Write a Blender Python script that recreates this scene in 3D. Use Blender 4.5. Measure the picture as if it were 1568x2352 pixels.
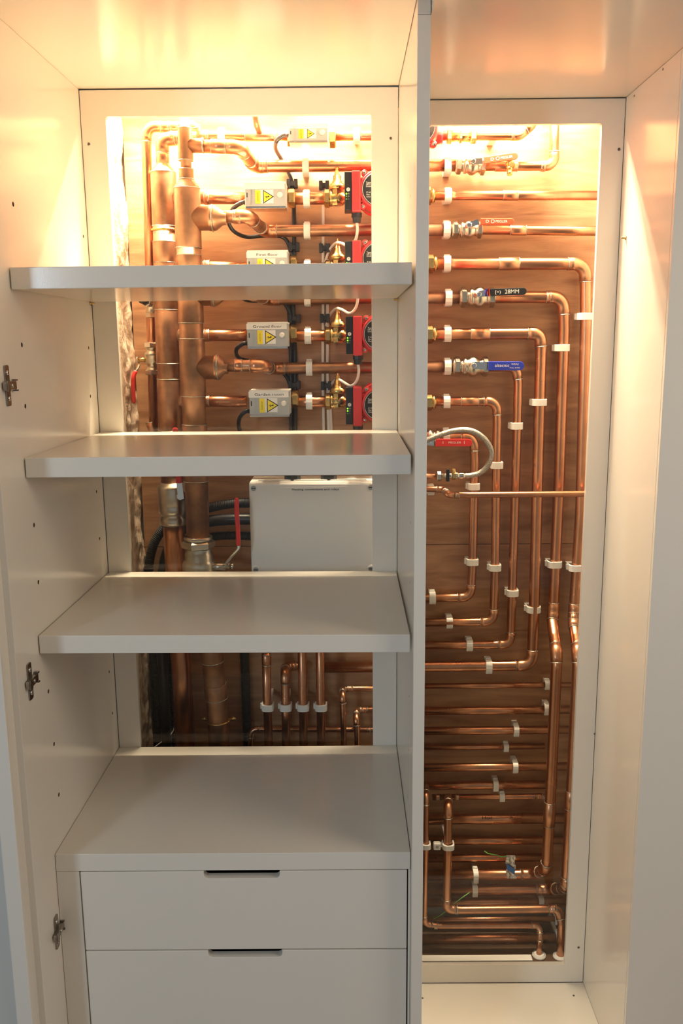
import bpy, bmesh, math, random
from mathutils import Vector, Matrix, noise
random.seed(7)
SC = bpy.context.scene
for _o in list(bpy.data.objects): bpy.data.objects.remove(_o)
COL = SC.collection

# ------------------------------------------------------------ camera
CX, CY, CZ = .5614, -1.9921, 1.505
YAW, PITCH, ROLL, FPX = -.005, -.1903, -.0094, 2002.66
FW = Vector((math.sin(YAW)*math.cos(PITCH), math.cos(YAW)*math.cos(PITCH), math.sin(PITCH)))
RT = Vector((math.cos(YAW), -math.sin(YAW), 0)); UP = RT.cross(FW)
CR = RT*math.cos(ROLL)+UP*math.sin(ROLL); CU = -RT*math.sin(ROLL)+UP*math.cos(ROLL)
CAMP = Vector((CX, CY, CZ))
cam = bpy.data.cameras.new('camera'); camo = bpy.data.objects.new('camera', cam); COL.objects.link(camo)
m3 = Matrix((CR, CU, -FW)).transposed()
camo.matrix_world = Matrix.Translation(CAMP) @ m3.to_4x4()
cam.sensor_fit = 'VERTICAL'; cam.sensor_height = 36; cam.lens = FPX*36/2352; cam.clip_start = .05
SC.camera = camo

# ------------------------------------------------------------ light and exposure
SC.view_settings.view_transform = 'Standard'; SC.view_settings.look = 'None'
SC.view_settings.gamma = 1; SC.view_settings.use_curve_mapping = False
SC.view_settings.exposure = 0.0
world = bpy.data.worlds.new('room_air'); SC.world = world; world.use_nodes = True
world.node_tree.nodes['Background'].inputs[0].default_value = (.76, .74, .73, 1)
world.node_tree.nodes['Background'].inputs[1].default_value = .37
def area(name, loc, target, sx, sy, power, color, spread=180):
    l = bpy.data.lights.new(name, 'AREA'); l.shape = 'RECTANGLE'; l.size = sx; l.size_y = sy
    l.energy = power; l.color = color; l.spread = math.radians(spread)
    o = bpy.data.objects.new(name, l); COL.objects.link(o); o.location = loc
    o.rotation_euler = (Vector(target)-Vector(loc)).to_track_quat('-Z', 'Y').to_euler()
    return o
area('side_fill_light', (2.35, -1.35, 2.05), (.1, -.4, 1.1), .8, 1.2, 15, (1, .84, .66))  # added warm fill that brightens the left side wall, not a real fitting
area('window_daylight', (-1.27, -3.6, 1.75), (.5, -.4, 1.2), .35, .9, 24, (.66, .84, 1.0))
LAMP_Y, LAMP_Z = .13, 2.142
LCOL = (1, .80, .54)
SC.cycles.max_bounces = 16; SC.cycles.diffuse_bounces = 9; SC.cycles.glossy_bounces = 6; SC.cycles.transparent_max_bounces = 16
area('recess_glow', (.30, LAMP_Y, LAMP_Z-.012), (.30, LAMP_Y-.02, LAMP_Z-1), .56, .016, 24, LCOL, 80)
area('recess_glow', (.95, LAMP_Y, LAMP_Z-.012), (.95, LAMP_Y-.02, LAMP_Z-1), .36, .016, 15, LCOL, 110)

area('recess_glow', (.60, .172, 2.15), (.60, .235, 2.02), 1.02, .02, 26, LCOL)  # extra light added to whiten the upper backboard, not part of the batten

# ------------------------------------------------------------ helpers
def P(u, v, Y):
    r = FW + CR*((u-784)/FPX) + CU*(-(v-1176)/FPX)
    return CAMP + r*((Y-CAMP.y)/r.y)
def mpp(v, Y): return (P(800, v, Y)-P(700, v, Y)).length/100

def tag(o, label=None, cat=None, group=None, kind=None):
    if label: o['label'] = label
    if cat: o['category'] = cat
    if group: o['group'] = group
    if kind: o['kind'] = kind
    return o
def empty(name, loc, label, cat, group=None, kind=None):
    o = bpy.data.objects.new(name, None); COL.objects.link(o); o.location = loc; o.empty_display_size = .02
    return tag(o, label, cat, group, kind)

class MB:
    def __init__(s): s.v = []; s.f = []; s.sm = []
    def add(s, vs, fs, smooth=False):
        b = len(s.v); s.v += [Vector(a) for a in vs]
        s.f += [tuple(i+b for i in f) for f in fs]; s.sm += [smooth]*len(fs); return s
    def box(s, x0, x1, y0, y1, z0, z1):
        return s.add([(x0,y0,z0),(x1,y0,z0),(x1,y1,z0),(x0,y1,z0),(x0,y0,z1),(x1,y0,z1),(x1,y1,z1),(x0,y1,z1)],
            [(0,3,2,1),(4,5,6,7),(0,1,5,4),(1,2,6,5),(2,3,7,6),(3,0,4,7)])
    def prism(s, poly, d, smooth=False):
        n = len(poly); d = Vector(d); vs = [Vector(p) for p in poly]+[Vector(p)+d for p in poly]
        s.add(vs, [tuple(range(n-1,-1,-1)), tuple(range(n, 2*n))])
        b = len(s.v)-2*n
        for i in range(n):
            j = (i+1) % n; s.f.append((b+i, b+j, b+n+j, b+n+i)); s.sm.append(smooth)
        return s
    def obox(s, c, ax, ay, az, hx, hy, hz):
        c = Vector(c); vs = []
        for k in (-1,1):
            for (i,j) in ((-1,-1),(1,-1),(1,1),(-1,1)): vs.append(c+ax*hx*i+ay*hy*j+az*hz*k)
        return s.add(vs, [(0,3,2,1),(4,5,6,7),(0,1,5,4),(1,2,6,5),(2,3,7,6),(3,0,4,7)])
    def tube(s, pts, r, seg=20, cap=True, smooth=True):
        pts = [Vector(p) for p in pts]; n = len(pts)
        rs = r if isinstance(r, (list, tuple)) else [r]*n
        T = []
        for i in range(n):
            a = pts[max(0, i-1)]; b = pts[min(n-1, i+1)]; t = (b-a)
            T.append(t.normalized() if t.length > 1e-9 else (T[-1] if T else Vector((0,0,1))))
        ref = Vector((0,0,1)) if abs(T[0].z) < .9 else Vector((0,1,0))
        nn = (ref - T[0]*ref.dot(T[0])).normalized(); vs = []
        for i in range(n):
            nn = (nn - T[i]*nn.dot(T[i])).normalized(); bb = T[i].cross(nn)
            for k in range(seg):
                a = 2*math.pi*k/seg; vs.append(pts[i]+(nn*math.cos(a)+bb*math.sin(a))*rs[i])
        fs = [(i*seg+k, i*seg+(k+1)%seg, (i+1)*seg+(k+1)%seg, (i+1)*seg+k) for i in range(n-1) for k in range(seg)]
        b = len(s.v); s.add(vs, fs, smooth)
        if cap:
            s.f.append(tuple(b+k for k in range(seg-1,-1,-1))); s.sm.append(False)
            s.f.append(tuple(b+(n-1)*seg+k for k in range(seg))); s.sm.append(False)
        return s
    def lathe(s, o, d, prof, seg=24, smooth=True, roll=0):
        """prof: (distance along d, radius)."""
        o = Vector(o); d = Vector(d).normalized()
        ref = Vector((0,0,1)) if abs(d.z) < .9 else Vector((0,1,0))
        a1 = (ref-d*ref.dot(d)).normalized(); a2 = d.cross(a1); vs = []; n = len(prof)
        for (t, r) in prof:
            for k in range(seg):
                a = 2*math.pi*k/seg+roll; vs.append(o+d*t+(a1*math.cos(a)+a2*math.sin(a))*max(r, 1e-5))
        fs = [(i*seg+k, i*seg+(k+1)%seg, (i+1)*seg+(k+1)%seg, (i+1)*seg+k) for i in range(n-1) for k in range(seg)]
        b = len(s.v); s.add(vs, fs, smooth)
        s.f.append(tuple(b+k for k in range(seg-1,-1,-1))); s.sm.append(False)
        s.f.append(tuple(b+(n-1)*seg+k for k in range(seg))); s.sm.append(False)
        return s
    def hexnut(s, c, d, r, L, roll=0):
        d = Vector(d).normalized(); ch = min(.15*r, L*.25)
        return s.lathe(Vector(c)-d*L/2, d, [(0, r-ch), (ch*.7, r), (L-ch*.7, r), (L, r-ch)], 6, False, roll)
    def torus(s, c, d, R, r, seg=24, k=8):
        c = Vector(c); d = Vector(d).normalized()
        ref = Vector((0,0,1)) if abs(d.z) < .9 else Vector((0,1,0))
        a1 = (ref-d*ref.dot(d)).normalized(); a2 = d.cross(a1); vs = []
        for i in range(seg):
            a = 2*math.pi*i/seg; e = a1*math.cos(a)+a2*math.sin(a)
            for j in range(k):
                b = 2*math.pi*j/k; vs.append(c+e*(R+r*math.cos(b))+d*r*math.sin(b))
        return s.add(vs, [(i*k+j, i*k+(j+1)%k, ((i+1)%seg)*k+(j+1)%k, ((i+1)%seg)*k+j) for i in range(seg) for j in range(k)], True)
    def build(s, name, mat, parent=None, bevel=0, segs=2):
        me = bpy.data.meshes.new(name); org = Vector((0,0,0))
        if parent is None and s.v:
            lo = Vector([min(v[i] for v in s.v) for i in range(3)]); hi = Vector([max(v[i] for v in s.v) for i in range(3)])
            org = Vector(((lo.x+hi.x)/2, (lo.y+hi.y)/2, lo.z))
        elif parent is not None: org = origin_of(parent)
        me.from_pydata([tuple(v-org) for v in s.v], [], s.f)
        for p, m in zip(me.polygons, s.sm): p.use_smooth = m
        bm = bmesh.new(); bm.from_mesh(me); bmesh.ops.recalc_face_normals(bm, faces=bm.faces); bm.to_mesh(me); bm.free()
        me.materials.append(mat)
        o = bpy.data.objects.new(name, me); COL.objects.link(o)
        if parent is None: o.location = org
        else: o.parent = parent
        if bevel:
            b = o.modifiers.new('edge', 'BEVEL'); b.width = bevel; b.segments = segs; b.limit_method = 'ANGLE'; b.angle_limit = math.radians(40)
        return o
def origin_of(o):
    l = Vector(o.location)
    while o.parent: o = o.parent; l = l+Vector(o.location)
    return l

def fillet(pts, R, n=8):
    """returns path and list of arcs (index range in path)."""
    pts = [Vector(p) for p in pts]; out = [pts[0]]; arcs = []
    for i in range(1, len(pts)-1):
        a, b, c = pts[i-1], pts[i], pts[i+1]
        d1 = (a-b); d2 = (c-b); l1, l2 = d1.length, d2.length; d1.normalize(); d2.normalize()
        ang = math.pi-d1.angle(d2)
        if ang < .03: out.append(b); continue
        t = min(R*math.tan(ang/2), l1*.48, l2*.48); Re = t/math.tan(ang/2); h = 4/3*math.tan(ang/4)*Re
        p0, p3 = b+d1*t, b+d2*t; p1, p2 = p0-d1*h, p3-d2*h; s0 = len(out)
        for k in range(n+1):
            q = k/n; out.append(p0*(1-q)**3+p1*3*q*(1-q)**2+p2*3*q*q*(1-q)+p3*q**3)
        arcs.append((s0, len(out)-1, d1, d2))
    out.append(pts[-1]); return out, arcs
def smooth_path(pts, n=10):
    pts = [Vector(p) for p in pts]; q = [pts[0]*2-pts[1]]+pts+[pts[-1]*2-pts[-2]]; out = []
    for i in range(1, len(q)-2):
        for k in range(n):
            t = k/n; a, b, c, d = q[i-1], q[i], q[i+1], q[i+2]
            out.append(.5*((2*b)+(c-a)*t+(2*a-5*b+4*c-d)*t*t+(3*b-a-3*c+d)*t**3))
    out.append(pts[-1]); return out
def resample(path, step):
    out = [path[0]]; acc = 0
    for a, b in zip(path, path[1:]):
        L = (b-a).length; t = step-acc
        while t <= L: out.append(a+(b-a)*(t/L)); t += step
        acc = (acc+L) % step if L else acc
    return out

# ------------------------------------------------------------ materials
def mat(name, col, rough=.5, metal=0, spec=.5, var=0, scale=30, bump=0, bscale=60, col2=None, coat=0, emit=None, rvar=0, stretch=None):
    m = bpy.data.materials.new(name); m.use_nodes = True; nt = m.node_tree; N = nt.nodes; L = nt.links
    b = N['Principled BSDF']; b.inputs['Base Color'].default_value = (*col, 1); b.inputs['Roughness'].default_value = rough
    b.inputs['Metallic'].default_value = metal; b.inputs['Specular IOR Level'].default_value = spec
    if coat: b.inputs['Coat Weight'].default_value = coat; b.inputs['Coat Roughness'].default_value = .12
    tc = N.new('ShaderNodeTexCoord'); src = tc.outputs['Object']
    if stretch:
        mp = N.new('ShaderNodeMapping'); mp.inputs['Scale'].default_value = stretch; L.new(src, mp.inputs[0]); src = mp.outputs[0]
    if var or col2:
        n = N.new('ShaderNodeTexNoise'); n.inputs['Scale'].default_value = scale; n.inputs['Detail'].default_value = 6; L.new(src, n.inputs['Vector'])
        r = N.new('ShaderNodeValToRGB'); L.new(n.outputs[0], r.inputs[0])
        c2 = col2 or tuple(c*(1-var) for c in col)
        r.color_ramp.elements[0].position = .35; r.color_ramp.elements[0].color = (*c2, 1)
        r.color_ramp.elements[1].position = .65; r.color_ramp.elements[1].color = (*col, 1)
        L.new(r.outputs[0], b.inputs['Base Color'])
        if rvar:
            mr = N.new('ShaderNodeMapRange'); mr.inputs['To Min'].default_value = rough+rvar; mr.inputs['To Max'].default_value = rough-rvar*.5
            L.new(n.outputs[0], mr.inputs[0]); L.new(mr.outputs[0], b.inputs['Roughness'])
    if bump:
        n2 = N.new('ShaderNodeTexNoise'); n2.inputs['Scale'].default_value = bscale; n2.inputs['Detail'].default_value = 5; L.new(src, n2.inputs['Vector'])
        bp = N.new('ShaderNodeBump'); bp.inputs['Strength'].default_value = bump; bp.inputs['Distance'].default_value = .002
        L.new(n2.outputs[0], bp.inputs['Height']); L.new(bp.outputs[0], b.inputs['Normal'])
    if emit: b.inputs['Emission Color'].default_value = (*emit[0], 1); b.inputs['Emission Strength'].default_value = emit[1]
    return m
M = {}
M['paint'] = mat('satin_paint', (.83, .785, .70), .17, spec=.5, bump=.03, bscale=500)
M['wall'] = mat('wall_paint', (.62, .62, .59), .6, bump=.05, bscale=300)
M['floor'] = mat('floor_boards', (.35, .24, .15), .5, var=.3, scale=6, stretch=(8, 1, 1))
M['copper'] = mat('copper', (.66, .31, .17), .27, 1, var=.28, scale=22, rvar=.12, stretch=(1, 1, .5))
M['copper_old'] = mat('tarnished_copper', (.50, .26, .15), .38, .9, col2=(.30, .16, .095), scale=28, rvar=.12, bump=.05, bscale=90)
M['copper_fit'] = mat('copper_fitting', (.70, .35, .20), .3, 1, var=.25, scale=40, rvar=.1)
M['solder'] = mat('solder', (.62, .60, .52), .4, 1, var=.4, scale=150, bump=.5, bscale=300)
M['brass'] = mat('brass', (.72, .50, .20), .25, 1, var=.25, scale=40, rvar=.1)
M['nickel'] = mat('nickel', (.66, .60, .50), .28, 1, var=.15, scale=60, bump=.05, bscale=200)
M['chrome'] = mat('chrome', (.75, .74, .72), .12, 1)
M['darkmetal'] = mat('hinge_metal', (.42, .38, .34), .22, 1, var=.3, scale=80)
M['white_plastic'] = mat('white_plastic', (.80, .78, .74), .4)
M['grey_plastic'] = mat('grey_plastic', (.42, .43, .44), .45)
M['box_plastic'] = mat('box_plastic', (.82, .80, .77), .5, bump=.03, bscale=400)
M['black'] = mat('black_plastic', (.012, .012, .013), .38)
M['rubber'] = mat('black_rubber', (.02, .02, .02), .5)
M['red'] = mat('red_paint', (.62, .035, .04), .35, coat=.3)
M['redh'] = mat('red_sleeve', (.66, .03, .025), .35)
M['orangeh'] = mat('orange_red_sleeve', (.62, .07, .025), .35)
M['blueh'] = mat('blue_sleeve', (.02, .045, .48), .35)
M['violet'] = mat('violet_band', (.10, .07, .45), .4)
M['yellow'] = mat('yellow_label', (.85, .68, .02), .5)
M['white'] = mat('white_label', (.82, .80, .78), .5)
M['ink'] = mat('black_ink', (.015, .015, .015), .5)
M['silverink'] = mat('pale_print', (.75, .73, .70), .5)
M['embossed'] = mat('embossed_grey', (.36, .37, .38), .45)
M['led'] = mat('green_led', (.1, .8, .02), .3, emit=((.35, 1, .02), 1.4))
M['leddim'] = mat('green_led_off', (.08, .25, .03), .3)
M['hose'] = mat('braided_steel', (.62, .58, .52), .35, .9, var=.5, scale=500, bump=.8, bscale=450)
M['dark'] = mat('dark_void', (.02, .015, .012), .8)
M['hole'] = mat('hole_wood', (.10, .05, .025), .8)
M['cable_white'] = mat('white_cable', (.76, .70, .62), .4)
M['green'] = mat('green_wire', (.16, .45, .10), .4)
M['bluetape'] = mat('blue_print', (.03, .16, .5), .4)
M['foil'] = mat('foil_tape', (.65, .62, .58), .25, .7, bump=.6, bscale=90)
M['lamp'] = mat('lamp_tube', (.9, .9, .9), .4, emit=((1, .78, .52), 12))

def glass_mat():
    m = bpy.data.materials.new('window_glass'); m.use_nodes = True; N = m.node_tree.nodes; L = m.node_tree.links
    N.remove(N['Principled BSDF']); out = N['Material Output']
    tr = N.new('ShaderNodeBsdfTransparent'); tr.inputs[0].default_value = (.97, .98, .97, 1)
    gl = N.new('ShaderNodeBsdfGlossy'); gl.inputs['Roughness'].default_value = .02
    fr = N.new('ShaderNodeFresnel'); fr.inputs[0].default_value = 1.45
    mx = N.new('ShaderNodeMixShader'); ge = N.new('ShaderNodeNewGeometry'); iv = N.new('ShaderNodeMath'); iv.operation = 'SUBTRACT'; iv.inputs[0].default_value = 1; L.new(ge.outputs['Backfacing'], iv.inputs[1])
    mu = N.new('ShaderNodeMath'); mu.operation = 'MULTIPLY'; L.new(fr.outputs[0], mu.inputs[0]); L.new(iv.outputs[0], mu.inputs[1])  # one reflection per pane
    L.new(mu.outputs[0], mx.inputs[0]); L.new(tr.outputs[0], mx.inputs[1]); L.new(gl.outputs[0], mx.inputs[2])
    L.new(mx.outputs[0], out.inputs[0]); return m
M['glass'] = glass_mat()
def ply_mat():
    m = bpy.data.materials.new('plywood'); m.use_nodes = True; N = m.node_tree.nodes; L = m.node_tree.links; b = N['Principled BSDF']
    tc = N.new('ShaderNodeTexCoord'); mp = N.new('ShaderNodeMapping'); mp.inputs['Scale'].default_value = (1.2, 1, 9); L.new(tc.outputs['Object'], mp.inputs[0])
    n1 = N.new('ShaderNodeTexNoise'); n1.inputs['Scale'].default_value = 3.2; n1.inputs['Detail'].default_value = 8; n1.inputs['Distortion'].default_value = 1.2; L.new(mp.outputs[0], n1.inputs['Vector'])
    mp2 = N.new('ShaderNodeMapping'); mp2.inputs['Scale'].default_value = (6, 1, 160); L.new(tc.outputs['Object'], mp2.inputs[0])
    n2 = N.new('ShaderNodeTexNoise'); n2.inputs['Scale'].default_value = 5; n2.inputs['Detail'].default_value = 4; L.new(mp2.outputs[0], n2.inputs['Vector'])
    r = N.new('ShaderNodeValToRGB'); L.new(n1.outputs[0], r.inputs[0])
    r.color_ramp.elements[0].position = .3; r.color_ramp.elements[0].color = (.29, .13, .058, 1)
    r.color_ramp.elements[1].position = .7; r.color_ramp.elements[1].color = (.54, .30, .155, 1)
    mx = N.new('ShaderNodeMix'); mx.data_type = 'RGBA'; mx.blend_type = 'MULTIPLY'; mx.inputs[0].default_value = .35
    r2 = N.new('ShaderNodeValToRGB'); L.new(n2.outputs[0], r2.inputs[0]); r2.color_ramp.elements[0].position = .3; r2.color_ramp.elements[0].color = (.6, .55, .5, 1); r2.color_ramp.elements[1].position = .6
    L.new(r.outputs[0], mx.inputs[6]); L.new(r2.outputs[0], mx.inputs[7])
    L.new(mx.outputs[2], b.inputs['Base Color']); b.inputs['Roughness'].default_value = .5
    return m
M['ply'] = ply_mat()
M['plaster'] = mat('old_plaster', (.66, .55, .42), .85, col2=(.40, .27, .17), scale=38, bump=1.0, bscale=120)

FONTC = {}
def text(body, origin, right, up, size, m, parent, name='lettering', ext=.0003, align='CENTER', bold=0):
    key = (body, align, bold)
    if key not in FONTC:
        c = bpy.data.curves.new('t', 'FONT'); c.body = body; c.size = 1; c.align_x = align; c.align_y = 'CENTER'; c.resolution_u = 3; c.offset = bold
        o = bpy.data.objects.new('t', c); COL.objects.link(o); dg = bpy.context.evaluated_depsgraph_get()
        me = bpy.data.meshes.new_from_object(o.evaluated_get(dg)); bpy.data.objects.remove(o)
        FONTC[key] = ([v.co.copy() for v in me.vertices], [tuple(p.vertices) for p in me.polygons])
    vs, fs = FONTC[key]; right = Vector(right).normalized(); up = Vector(up).normalized(); nrm = right.cross(up)
    b = MB(); b.add([Vector(origin)+right*v.x*size[0]+up*v.y*size[1]+nrm*ext for v in vs], fs)
    return b.build(name, m, parent)

# ============================================================ BUILT-IN CUPBOARD
W1, TD = .6815, .0212          # left bay width, divider thickness
X2 = W1+TD; X3 = 1.166
DD, DS, DL, DR = .489, .459, .563, .320
ZTL, ZTR, ZFR = 2.0426, 2.0152, -.1265
ZOL, ZOR, ZBR = 1.988, 1.964, -.0743
SL = -.009                      # the left side panel leans out a touch towards the room
def sx(y): return SL*(-y/.459)

def struct(name, mb, m, bevel=0): o = mb.build(name, m, None, bevel); o['kind'] = 'structure'; return o
FLZ = -.22
struct('floor', MB().box(-3, 4, -4, .5, FLZ-.03, FLZ), M['floor'])
struct('ceiling', MB().box(-3, 4, -4, .5, 2.55, 2.58), M['wall'])
struct('wall_right', MB().prism([(x_, y_, FLZ) for x_, y_ in ((X3+.0004, -DR), (4, -DR), (4, -.002), (X3+.019, -.002), (X3+.019, -DR+.010), (X3+.0004, -DR+.010))], (0, 0, ZTR-.0005-FLZ)), M['paint'])
struct('wall_left', MB().box(-3, -.052, -DL-.022, .5, FLZ, 2.55), M['wall'])
struct('wall_back', MB().box(-.05, 1.40, .245, .30, FLZ, 2.55), M['wall'])
struct('trim_1', MB().box(-.0515, -.0225, -DL-.034, .2, FLZ, 2.55), M['paint'], .002)
struct('wall_top', MB().box(-.05, 4, -.86, -.001, ZTL+.05, 2.55), M['wall'])
carc = empty('wardrobe_carcass', (.3, -.3, FLZ), 'cream painted built-in cupboard carcass of two open bays with no doors', 'cupboard')
# side panel with shelf pin holes
def cut(o, discs):
    for (c, d, r, L) in discs:
        pass
def panel_poly(pts, z0, z1): return MB().prism([(x, y, z0) for x, y in pts], (0, 0, z1-z0))
side = panel_poly([(0, .0), (sx(-DL), -DL), (sx(-DL)-.0195, -DL), (-.0195, .0)], FLZ, ZTL+.001).build('side_panel', M['paint'], carc, .0008)
divi = MB().box(W1, X2, -DD, -.0005, FLZ, ZTR).build('divider_panel', M['paint'], carc, .0008)
rgt = MB().box(X3, X3+.0185, -DR+.0102, .0, FLZ, ZTR-.0006).build('side_panel', M['paint'], carc)
topL = MB().prism([(sx(-DL)-.0195, -DL-.25, ZTL+.0015), (W1-.0005, -DL-.25, ZTL+.0015), (W1-.0005, .0, ZTL+.0015), (-.0195, .0, ZTL+.0015)], (0, 0, .03)).build('top_panel', M['paint'], carc)
topR = MB().box(X2+.0005, 1.8, -DL-.25, .0, ZTR+.0005, ZTR+.045).build('top_panel', M['paint'], carc)
capD = MB().box(W1+.0005, X2-.0005, -DD, -.0005, ZTR+.0005, ZTL+.03).build('divider_panel', M['paint'], carc)
botR = MB().box(X2+.0005, X3-.0005, -DR-.12, -.0005, ZFR-.03, ZFR).build('bottom_panel', M['paint'], carc)
# boolean pin holes
def bore(o, discs):
    b = MB()
    for (c, d, r, L) in discs: b.lathe(Vector(c)-Vector(d)*.004, d, [(0, r), (L+.004, r)], 16, True)
    cu = b.build('cutter', M['hole'])
    md = o.modifiers.new('holes', 'BOOLEAN'); md.object = cu; md.operation = 'DIFFERENCE'; md.solver = 'EXACT'; md.material_mode = 'TRANSFER'; bpy.context.view_layer.update()
    dg = bpy.context.evaluated_depsgraph_get(); me = bpy.data.meshes.new_from_object(o.evaluated_get(dg))
    for mo in list(o.modifiers): o.modifiers.remove(mo)
    o.data = me; bpy.data.objects.remove(cu)
def onX(u, v, X):
    r = FW + CR*((u-784)/FPX) + CU*(-(v-1176)/FPX); return CAMP + r*((X-CAMP.x)/r.x)
holes = []
for u, v in [(30,469),(50,792),(58,933),(78,1206),(88,1337),(111,1588),(124,1709),(135,1825),(192,543),(204,799),(208,910),(222,1129),(229,1237),(251,1543),(259,1638)]:
    p = onX(u, v, -.006); p = onX(u, v, sx(p.y)); holes.append((p, (-1, 0, 0), (.0043 if u < 170 else .0036), .011))
bore(side, holes)
holes = []
for u, v in [(942,450),(942,779),(942,922),(942,1200),(941,1337),(939,1600),(938,1722),(936,1832),(913,790),(913,906)]:
    p = onX(u, v, W1); 
    if -.47 < p.y < -.005: holes.append((p, (1, 0, 0), .0028, .010))
bore(divi, holes)
bore(rgt, [(onX(1522,159,X3), (1,0,0), .0028, .01), (onX(1456,220,X3), (1,0,0), .0022, .01)])

# -------- glazed access panels at the back of each bay
def frame_panel(x0, x1, z0, z1, ox0, ox1, oz0, oz1, label):
    e = empty('glazed_access_panel', ((x0+x1)/2, .006, z0), label, 'access panel', 'glazed access panels')
    c = .006; b = MB(); N = 5
    def ring(y, inset):
        pts = []
        for (cx_, cz_, a0) in ((ox1-c, oz1-c, 0), (ox0+c, oz1-c, 90), (ox0+c, oz0+c, 180), (ox1-c, oz0+c, 270)):
            for k in range(N+1):
                a = math.radians(a0+90*k/N); pts.append(Vector((cx_+c*math.cos(a), y, cz_+c*math.sin(a))))
        return pts
    def outer(y): return [Vector((x1, y, z1)), Vector((x0, y, z1)), Vector((x0, y, z0)), Vector((x1, y, z0))]
    y0, y1 = 0, .012
    R0, R1, O0, O1 = ring(y0, 0), ring(y1, 0), outer(y0), outer(y1); n = len(R0); m_ = N+1
    vs = R0+O0+R1+O1; fs = []
    for base, flip in ((0, False), (n+4, True)):
        for q in range(4):
            for k in range(N):
                f = (base+q*m_+k, base+q*m_+k+1, base+n+q); fs.append(f)
            fs.append((base+q*m_+N, base+((q+1) % 4)*m_, base+n+(q+1) % 4, base+n+q))
    for k in range(n): fs.append((k, (k+1) % n, n+4+(k+1) % n, n+4+k))
    for k in range(4): fs.append((n+k, n+(k+1) % 4, 2*n+4+(k+1) % 4, 2*n+4+k))
    b.add(vs, fs); b.build('frame', M['paint'], e)
    MB().box(ox0-.02, ox1+.02, .0125, .0165, oz0-.02, oz1+.02).build('glass_pane', M['glass'], e)
    return e
g = .0012
pl = frame_panel(g, W1-g, .02, ZTL-.002, .0538, .6232, .12, ZOL, 'tall glazed panel with cream frame behind the left bay shelves')
pr = frame_panel(X2+g, X3-g, ZFR+.0012, ZTR-.002, X2+.045, 1.117, ZBR, ZOR, 'tall glazed panel with cream frame at the back of the right bay')
# unseen strips added behind the frames (further down) stop light leaking round them
def screw(u, v, Y, label, n=(0, -1, 0)):
    p = P(u, v, Y) if n[1] else None
    return screw_at(p, n, label)
def screw_at(p, n, label, r=.0034):
    n = Vector(n); b = MB().lathe(p, n, [(0, r), (.0006, r), (.0011, r*.7), (.0013, .0001)], 16)
    o = b.build('screw', M['darkmetal']); tag(o, label, 'screw', 'small screws in the painted panels')
    ref = Vector((1, 0, 0)) if abs(n.x) < .5 else Vector((0, 1, 0)); s2 = n.cross(ref).normalized(); ref = s2.cross(n).normalized()
    c = MB().obox(p+n*.0013, ref, s2, n, r*.6, r*.14, .0003).obox(p+n*.0013, s2, ref, n, r*.6, r*.14, .0003); c.build('cross_slot', M['dark'], o)
    return o
screw(204, 331, -.0002, 'screw in the top left of the left glazed frame')
screw(897, 318, -.0002, 'screw in the top right of the left glazed frame')
screw(1421, 343, -.0002, 'topmost screw down the right stile of the right glazed frame')
screw(1404, 989, -.0002, 'second screw from the top down the right stile of the right glazed frame')
screw(1366, 1685, -.0002, 'third screw from the top down the right stile of the right glazed frame')
screw(1328, 2176, -.0002, 'lowest screw down the right stile of the right glazed frame')
def onZ(u, v, Z):
    r = FW + CR*((u-784)/FPX) + CU*(-(v-1176)/FPX); return CAMP + r*((Z-CAMP.z)/r.z)
screw_at(onZ(970, 2293, ZFR), (0, 0, 1), 'screw in the left rear of the right bay bottom panel', .0028)
screw_at(onZ(1317, 2287, ZFR), (0, 0, 1), 'screw in the right rear of the right bay bottom panel', .0028)

# -------- shelves
def shelf(zL, zR, th, label, d=DS, name='shelf'):
    gx = .0025
    poly = [(sx(-d)+gx, -d), (W1-gx-.0015, -d), (W1-gx, -.0005), (gx, -.0005)]
    zz = [zL, zR, zR, zL]
    b = MB(); b.add([(x, y, z-th) for (x, y), z in zip(poly, zz)]+[(x, y, z) for (x, y), z in zip(poly, zz)],
        [(0,3,2,1),(4,5,6,7),(0,1,5,4),(1,2,6,5),(2,3,7,6),(3,0,4,7)])
    o = b.build(name, M['paint'], None, .0012); return tag(o, label, 'shelf', 'cream shelves in the left bay')
SH = [(1.6385, 1.6405, .0365), (1.312, 1.312, .0355), (.982, .979, .0345)]
shelf(*SH[0], 'thick cream shelf at the top of the left bay, edge on at eye level')
shelf(*SH[1], 'second cream shelf down, just above the white junction box')
shelf(*SH[2], 'third cream shelf down, just below the white junction box')

# -------- drawer unit
H4 = .538
du = empty('drawer_unit', (.34, -.25, FLZ), 'cream drawer unit with two visible drawers at the foot of the left bay', 'drawers')
b = MB(); poly = [(sx(-DS)+.001, -DS), (W1-.001, -DS), (W1-.001, -.0005), (.001, -.0005)]
b.prism([(x, y, H4-.0365) for x, y in poly], (0, 0, .0365)).build('top_board', M['paint'], du, .0008)
MB().prism([(sx(-DS)+.001, -DS+.0005, FLZ+.002), (.036, -DS+.0005, FLZ+.002), (.036, -DS+.03, FLZ+.002), (sx(-DS)+.001, -DS+.03, FLZ+.002)], (0, 0, H4-.037-FLZ-.002)).build('stile', M['paint'], du)
MB().box(W1-.0045, W1-.0005, -DS+.0005, -DS+.03, FLZ+.002, H4-.037).build('stile', M['paint'], du)
MB().box(.03, W1-.005, -DS+.06, -.002, FLZ+.002, H4-.0375).build('shade_block', M['dark'], du)  # near-black block, its colour stands for the shade behind the drawer grips
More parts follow.
